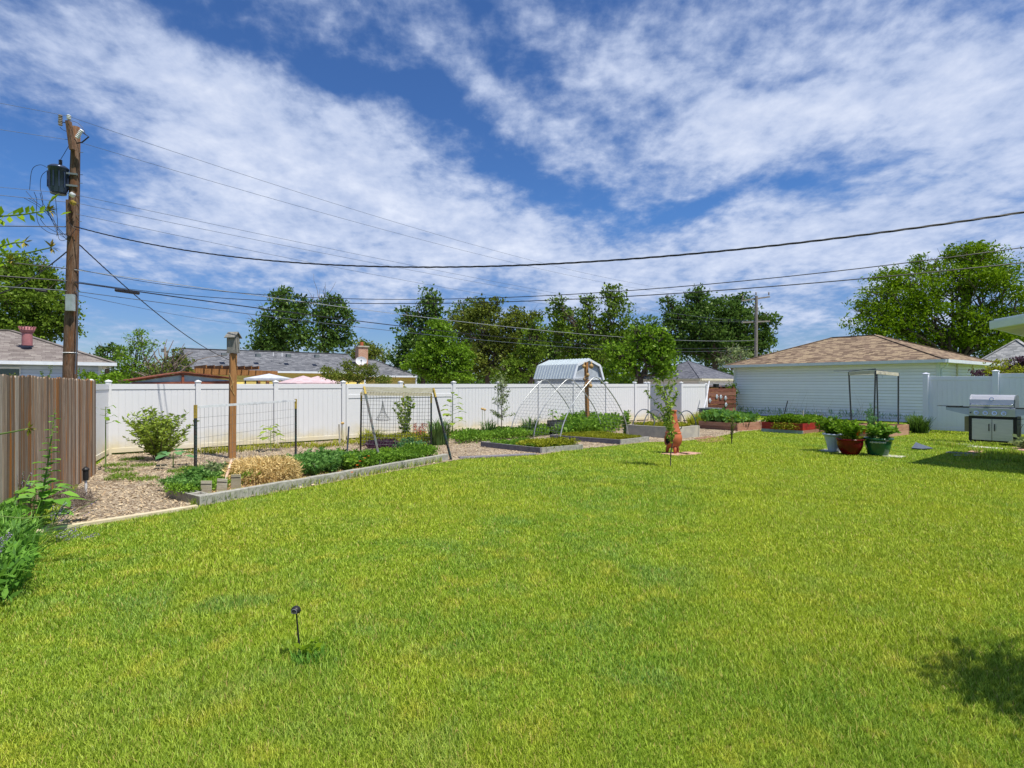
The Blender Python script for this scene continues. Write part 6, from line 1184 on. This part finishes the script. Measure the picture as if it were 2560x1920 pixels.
m = MB(); p = gc+gx*(-wb-.30)+UP*1.127; m.bar(p+gn*.02, p+gx*.26+gn*.02, .02, .012, gn); m.bar(p+gx*.09+gn*.02+UP*.012, p+gx*.16+gn*.02+UP*.02, .03, .02, gn); tag(m.build('lighter', M['blackp'], None, p), 'long black grill lighter on the left shelf', 'lighter')
m = MB(); p = gc+gx*(-wb-.10)-gn*.2+UP*.12; m.obox(gc+gx*(-wb-.13)-gn*.12+UP*.36, gx*.12, -gn*.3, UP*.46); m.build('side_tray', M['yellow'] if False else plain('drab tray', (.26, .24, .14), None, 5, .6), gr_, bevel=.006)
for x in (-wb+.04, wb-.04):
    for y in (.05, .56):
        p = gc+gx*x-gn*y; m = MB(); m.tube([p+UP*.05-gx*.02, p+UP*.05+gx*.02], .05, 16); m.box(p+UP*.06, gx, .03, .03, .05); m.build('wheel', M['greyp'], gr_)
m = MB(); p = gc+gx*(wb-.1)+gn*.03+UP*.84; m.tube([p, p+gx*.15-UP*.05, p+gx*.3-UP*.02, p+gx*.42+UP*.03], .008, 6); m.tube([gc+gx*(wb+.02)-gn*.2+UP*.62, gc+gx*(wb+.12)-gn*.2+UP*.65, gc+gx*(wb+.05)-gn*.2+UP*.5, gc+gx*(wb+.04)-gn*.2+UP*.3], .008, 6); m.build('hose', M['cable'], gr_)
stemfan('leafy_weed', 'broad leaved weed growing in front of the right grill wheel', G(2556, 1124), 9, .42, .24, L_['silver'], .13, 'weed', per=14, asp=.6, stemm='stem', from_=.2)
tufts('grill_weeds', 'longer grass around the slabs by the grill', [G(x, y) for x, y in ((2380, 1116), (2400, 1118), (2440, 1128), (2470, 1134), (2500, 1136), (2530, 1138), (2480, 1148), (2440, 1146), (2510, 1128), (2550, 1142), (2360, 1112), (2430, 1114), (2470, 1116), (2520, 1150), (2550, 1155))], 190, .30, .13, M['grass'], w=.010)
# ================================================================ LIGHTS IN THE YARD
q = G(750.7, 1652); k = q.y/F; lt = thing('garden_light', 'small black dome headed garden spike light in the lawn', 'garden light', q); tp = P(741, 1531, q.y); m = MB(); m.tube([q, q.lerp(tp, .55), tp], [.0075, .0065, .005], 8); m.build('spike', M['blackp'], lt)
m = MB(); hd = P(739.4, 1526, q.y); m.lathe(hd, [(.001, -.019), (.016, -.017), (.028, -.014), (.032, -.006), (.031, .006), (.026, .017), (.016, .026), (.001, .030)], 28); m.build('lamp_head', M['blackp'], lt, smooth=True)
m = MB(); f = hd+Vector((0, -.031, .002)); m.tube([f+Vector((math.cos(a)*.017, 0, math.sin(a)*.017)) for a in [math.pi*i/10 for i in range(11)]]+[f+Vector((-.019, 0, -.008)), f+Vector((.019, 0, -.008)), f+Vector((.017, 0, 0))], .0012, 5); m.build('ring', M['pipe'], lt)
m = MB(); m.tube([tp+UP*-.004, tp+UP*.012], [.006, .016], 10); m.build('collar', M['blackp'], lt)
stemfan('small_weed', 'small leafy weed growing beside the garden spike light', q+Vector((.06, .03, 0)), 8, .13, .10, L_['fore'], .045, 'weed', per=6, asp=.55, stemm='stem', r=.002, from_=.3)
tufts('weed_grass', 'longer grass tuft at the foot of the spike light', [q+Vector((.05, 0, 0))], 260, .11, .075, L_['lush'], w=.005)
q = G(214.5, 1242); pl = thing('pipe_riser', 'white pipe riser with a black cap standing in the mulch', 'pipe', q); m = MB(); m.tube([q, q+UP*.30], .019, 12); m.build('pipe', M['whitep'], pl); m = MB(); m.tube([q+UP*.27, q+UP*.43], .040, 16); m.tube([q+UP*.43, q+UP*.445, q+UP*.46, q+UP*.475], [.048, .05, .042, .030], 16); m.tube([q+UP*.475, q+UP*.49], .018, 10); m.build('cap', M['blackp'], pl)
pts = polypts([G(128, 1262), G(205, 1280), G(235, 1262), G(200, 1240), G(140, 1235)], 2600, 0); pts[:, 2] += .14*RS.rand(len(pts)); o = leafcloud('dead_brush', pts, .13, M['deadtwig'], None, tuple(G(180, 1260)), asp=.05, dirs=np.tile(np.array([[0, 0, .15]]), (len(pts), 1))); tag(o, 'heap of dark dry brush beside the white pipe riser', 'brush', None, 'stuff')
# ================================================================ FOREGROUND BORDER AT LEFT
reg = [(-7.9, 8.4), (-6.3, 7.1), (-5.45, 6.2), (-4.75, 5.4), (-4.2, 4.6), (-4.2, 3.6), (-6.9, 3.4), (-8.4, 7.0)]
pts = polypts(reg, 3600, 0)
cover('border_foliage', 'lush mixed green border plants at the left edge of the lawn', pts, .40, L_['lush'], .12, .30, per=8, up=.7, lump=.5)
cover('border_foliage', 'paler small leaves mixed through the left border', polypts(reg, 2000, .05), .46, L_['frill'], .10, .26, per=8, up=.7, lump=.6)
tufts('border_blades', 'long narrow green leaves arching out of the left border', [Vector((a, b, 0)) for a, b in ((-4.55, 4.7), (-4.8, 5.1), (-5.1, 5.5), (-4.5, 4.3), (-5.3, 5.9), (-4.8, 4.4), (-5.7, 6.3), (-5.2, 5.0), (-5.6, 5.6))], 60, .32, .42, L_['lush'], w=.016)
bladeclump('border_clump', 'tuft of narrow leaved perennial at the front of the left border', Vector((-4.5, 4.85, 0)), .5, 110, .44, .024, L_['lush'], 'plant', 1.1)
bladeclump('border_clump', 'second tuft of narrow leaves farther back in the left border', Vector((-5.1, 5.65, 0)), .5, 110, .44, .024, L_['frill'], 'plant', 1.1)
def spikes(name, label, base, n, h, spr, lean):
    t = thing(name, label, 'flower', base); m = MB()
    for k in range(n):
        f = MB()
        a = random.random()*6.283; s = spr*random.random(); tp_ = base+Vector((math.cos(a)*s+lean[0]*random.uniform(.6, 1.2), math.sin(a)*s+lean[1], h*random.uniform(.6, 1))); m.tube([base, base.lerp(tp_, .5)+UP*.06, tp_], .003, 4)
        d = (tp_-base).normalized()
        for q in range(34): p = tp_-d*random.uniform(0, .16); f.rnd(); f.leaf(p, Vector((random.gauss(0, 1), random.gauss(0, 1), random.gauss(.2, .6))), .009, .018)
        f.build('flower_spike', M['purpleflower'], t)
    m.build('stems', M['stem'], t)
spikes('catmint', 'faded lavender flower spikes leaning over the lawn edge', Vector((-4.9, 5.8, .1)), 9, .30, .2, (.55, 0)); spikes('catmint', 'lavender spikes beside the edging board', Vector((-5.3, 6.5, .1)), 12, .38, .3, (.25, 0)); spikes('catmint', 'grey lavender spikes at the back against the cedar fence', Vector((-6.5, 7.5, .2)), 26, .55, .35, (0, 0)); spikes('catmint', 'short lavender spikes hidden at the left border\'s front', Vector((-4.6, 5.0, .2)), 10, .35, .3, (.1, 0))
# tall lobed weed in front of the cedar fence
q = Vector(((100-1280)*7.0/F, 7.0, 0)); tw = thing('tall_weed', 'tall prickly lettuce weed rising in front of the cedar fence', 'weed', q); m = MB(); st_pts = [q, P(105, 1240, 7.0), P(118, 1170, 7.05), P(128, 1100, 7.05), P(138, 1022, 7.1)]; m.tube(st_pts, [.014, .012, .009, .006, .003], 7); m.build('stem', M['stem'], tw); lf = MB()
def stpt(u): u *= 4; i = min(3, int(u)); return st_pts[i].lerp(st_pts[i+1], u-i)
for k in range(40):
    u = .10+.88*k/40; p = stpt(u); a = k*2.4; L = (.30*(1-u)**1.3+.055)*random.uniform(.75, 1.15); d = Vector((math.cos(a), math.sin(a), .5-u*.2)).normalized(); s_ = Vector((-d.y, d.x, 0)).normalized(); lf.rnd(); Wd = L*.34
    prev = (p, p)
    for j in range(1, 7):
        c = p+d*L*j/6-UP*L*.30*(j/6)**2; w_ = Wd*math.sin(math.pi*min(.93, (j+.6)/7.2))*(1.25 if j % 2 else .55)*.8 if j < 6 else 0; cur = (c+s_*w_+UP*.01, c-s_*w_+UP*.01)
        if j == 1: lf.poly([p, cur[0], c]); lf.poly([p, c, cur[1]])
        elif j == 6: lf.poly([pc, prev[0], c]); lf.poly([pc, c, prev[1]])
        else: lf.poly([pc, prev[0], cur[0], c]); lf.poly([pc, c, cur[1], prev[1]])
        prev = cur; pc = c
lf.build('leaves', L_['lush'], tw)
bigleaf('leafy_weed', 'broad jagged leaved weed at the foot of the tall one', Vector((-6.0, 7.2, 0)), .5, 13, .34, L_['lush'], 'weed', w=.5, top=.3, lean=.1)
bigleaf('leafy_weed', 'pale lobed weed beside the dead brush', Vector((-6.5, 7.7, 0)), .5, 13, .36, L_['frill'], 'weed', w=.5, top=.3, lean=.05)
m = MB(); a_ = Vector((-4.9, 4.6, .3)); m.tube([a_, P(0, 1290, 4.75), P(60, 1296, 4.8), P(118, 1290, 4.85), P(150, 1272, 4.9)], [.006, .005, .005, .004, .002], 6); tag(m.build('stem_of_vine', M['stem'], None, a_), 'thin yellow green stem trailing across the left border', 'stem')
bigleaf('leafy_weed', 'leaf tips showing behind the end board of the cedar fence', Vector((-8.55, 11.95, 0)), 1.35, 9, .26, L_['bright'], 'weed', w=.35, top=.72)
for x, h in ((33, 900), (60, 930), (115, 925)): stemfan('fence_sprig', 'thin green sprig above the cedar fence top, '+{33: 'leftmost', 60: 'middle small', 115: 'rightmost leafy'}[x]+' one', Vector(((x-1280)*13.5/F, 13.5, .9)), {33: 3, 60: 3, 115: 9}[x], {33: 1.62, 60: 1.15, 115: 1.35}[x], {33: .12, 60: .3, 115: .3}[x], L_['olive' if x != 115 else 'mid'], .06, 'shrub', per=46, from_=.55, r=.006)
# arching rose canes close to the camera
rc = thing('arching_shrub', 'leafy shrub canes reaching in close to the camera at upper left', 'shrub', Vector((-3.5, 2.3, 0))); m = MB(); lf = MB(); bd = MB()
def cane(tip_pts, Z, nl, ls, bud=True):
    pts = [Vector((-3.5, 2.3, 0)), Vector((-3.3, 2.35, 1.6)), P(-340, tip_pts[0][1]+20, Z-.05)]+[P(x, y, Z) for x, y in tip_pts]; m.tube(pts, [.012, .010, .007]+[.0045-.0006*i for i in range(len(tip_pts))], 7)
    a_, b__ = pts[2], pts[-1]
    for k in range(nl):
        u = k/nl; seg = min(len(pts)-2, 2+int(u*(len(pts)-3))); f_ = u*(len(pts)-3)-(seg-2); p = pts[seg].lerp(pts[seg+1], max(0, min(1, f_))); sgn = 1 if k % 2 else -1; lf.rnd(); sz = ls*(1.1-.6*u)
        lf.leaf(p, Vector((.45, random.gauss(0, .5), sgn*random.uniform(.5, 1))), sz*.5, sz, Vector((.8, .6, random.gauss(0, .5))))
    if bud:
        for k in range(12): bd.rnd(); bd.leaf(b__, Vector((random.uniform(-.2, 1), random.gauss(0, .6), random.gauss(0, .8))), .012, random.uniform(.02, .04))
cane([(-40, 560), (0, 541), (60, 536), (125, 525)], 2.4, 30, .062); cane([(125, 525), (128, 500), (145, 487)], 2.4, 4, .02, True) if False else None
cane([(-60, 650), (0, 634), (60, 634), (128, 619)], 2.4, 20, .03); cane([(-60, 640), (0, 617), (35, 607), (60, 606)], 2.3, 20, .045); cane([(-60, 690), (0, 660), (25, 650)], 2.3, 16, .05)
cane([(-80, 1100), (0, 1085), (40, 1078), (72, 1071)], 2.6, 0, .03)
m.tube([P(120, 526, 2.4), P(124, 505, 2.4), P(146, 486, 2.4)], [.003, .003, .0015], 6); lf.leaf(P(124, 505, 2.4), Vector((.7, 0, .6)), .02, .055); lf.leaf(P(150, 538, 2.4), Vector((1, 0, .3)), .018, .05)
m.build('canes', M['stem'], rc); lf.build('leaves', L_['fore'], rc); bd.build('buds', plain('bronze buds', (.30, .20, .04), (.18, .22, .02), 40, .6), rc)
# shrub beside the photographer that shades the lawn's near right corner
gtq = Vector((4.55, 2.45, 0)); gtt = thing('garden_tree', 'small leafy tree beside the photographer, shading the near right corner of the lawn', 'tree', gtq)
pts, shd, _ = clumps([(4.45, 2.45, 2.9, .85, .75, .75), (3.9, 2.75, 2.2, .5, .45, .4), (4.9, 1.9, 3.2, .7, .7, .6)], .08, .8, 16, .2); leafcloud('crown', pts, .08, L_['mid'], gtt, asp=.5, shade=shd)
m = MB(); fk = gtq+UP*1.8; branch(m, gtq, fk, .07, .05, .03, 9); [branch(m, fk, Vector(e_), .035, .01, .1, 6) for e_ in ((4.45, 2.45, 3.3), (3.9, 2.75, 2.4), (4.9, 1.9, 3.4), (4.7, 2.9, 3.0))]; m.build('trunk', M['bark'], gtt)
tree('dense_tree', 'dark green mass of foliage low behind the fence between the tall trees', 52, [(1430, 820, 50, 60), (1610, 830, 50, 60), (1390, 860, 50, 60), (1160, 790, 40, 50), (1380, 900, 60, 50), (1460, 915, 60, 40), (1180, 850, 60, 60), (1500, 850, 40, 50), (1290, 880, 60, 60), (1560, 880, 60, 50), (1640, 890, 50, 50), (1350, 850, 30, 40)], L_['dark'], .27, 1400, .9)
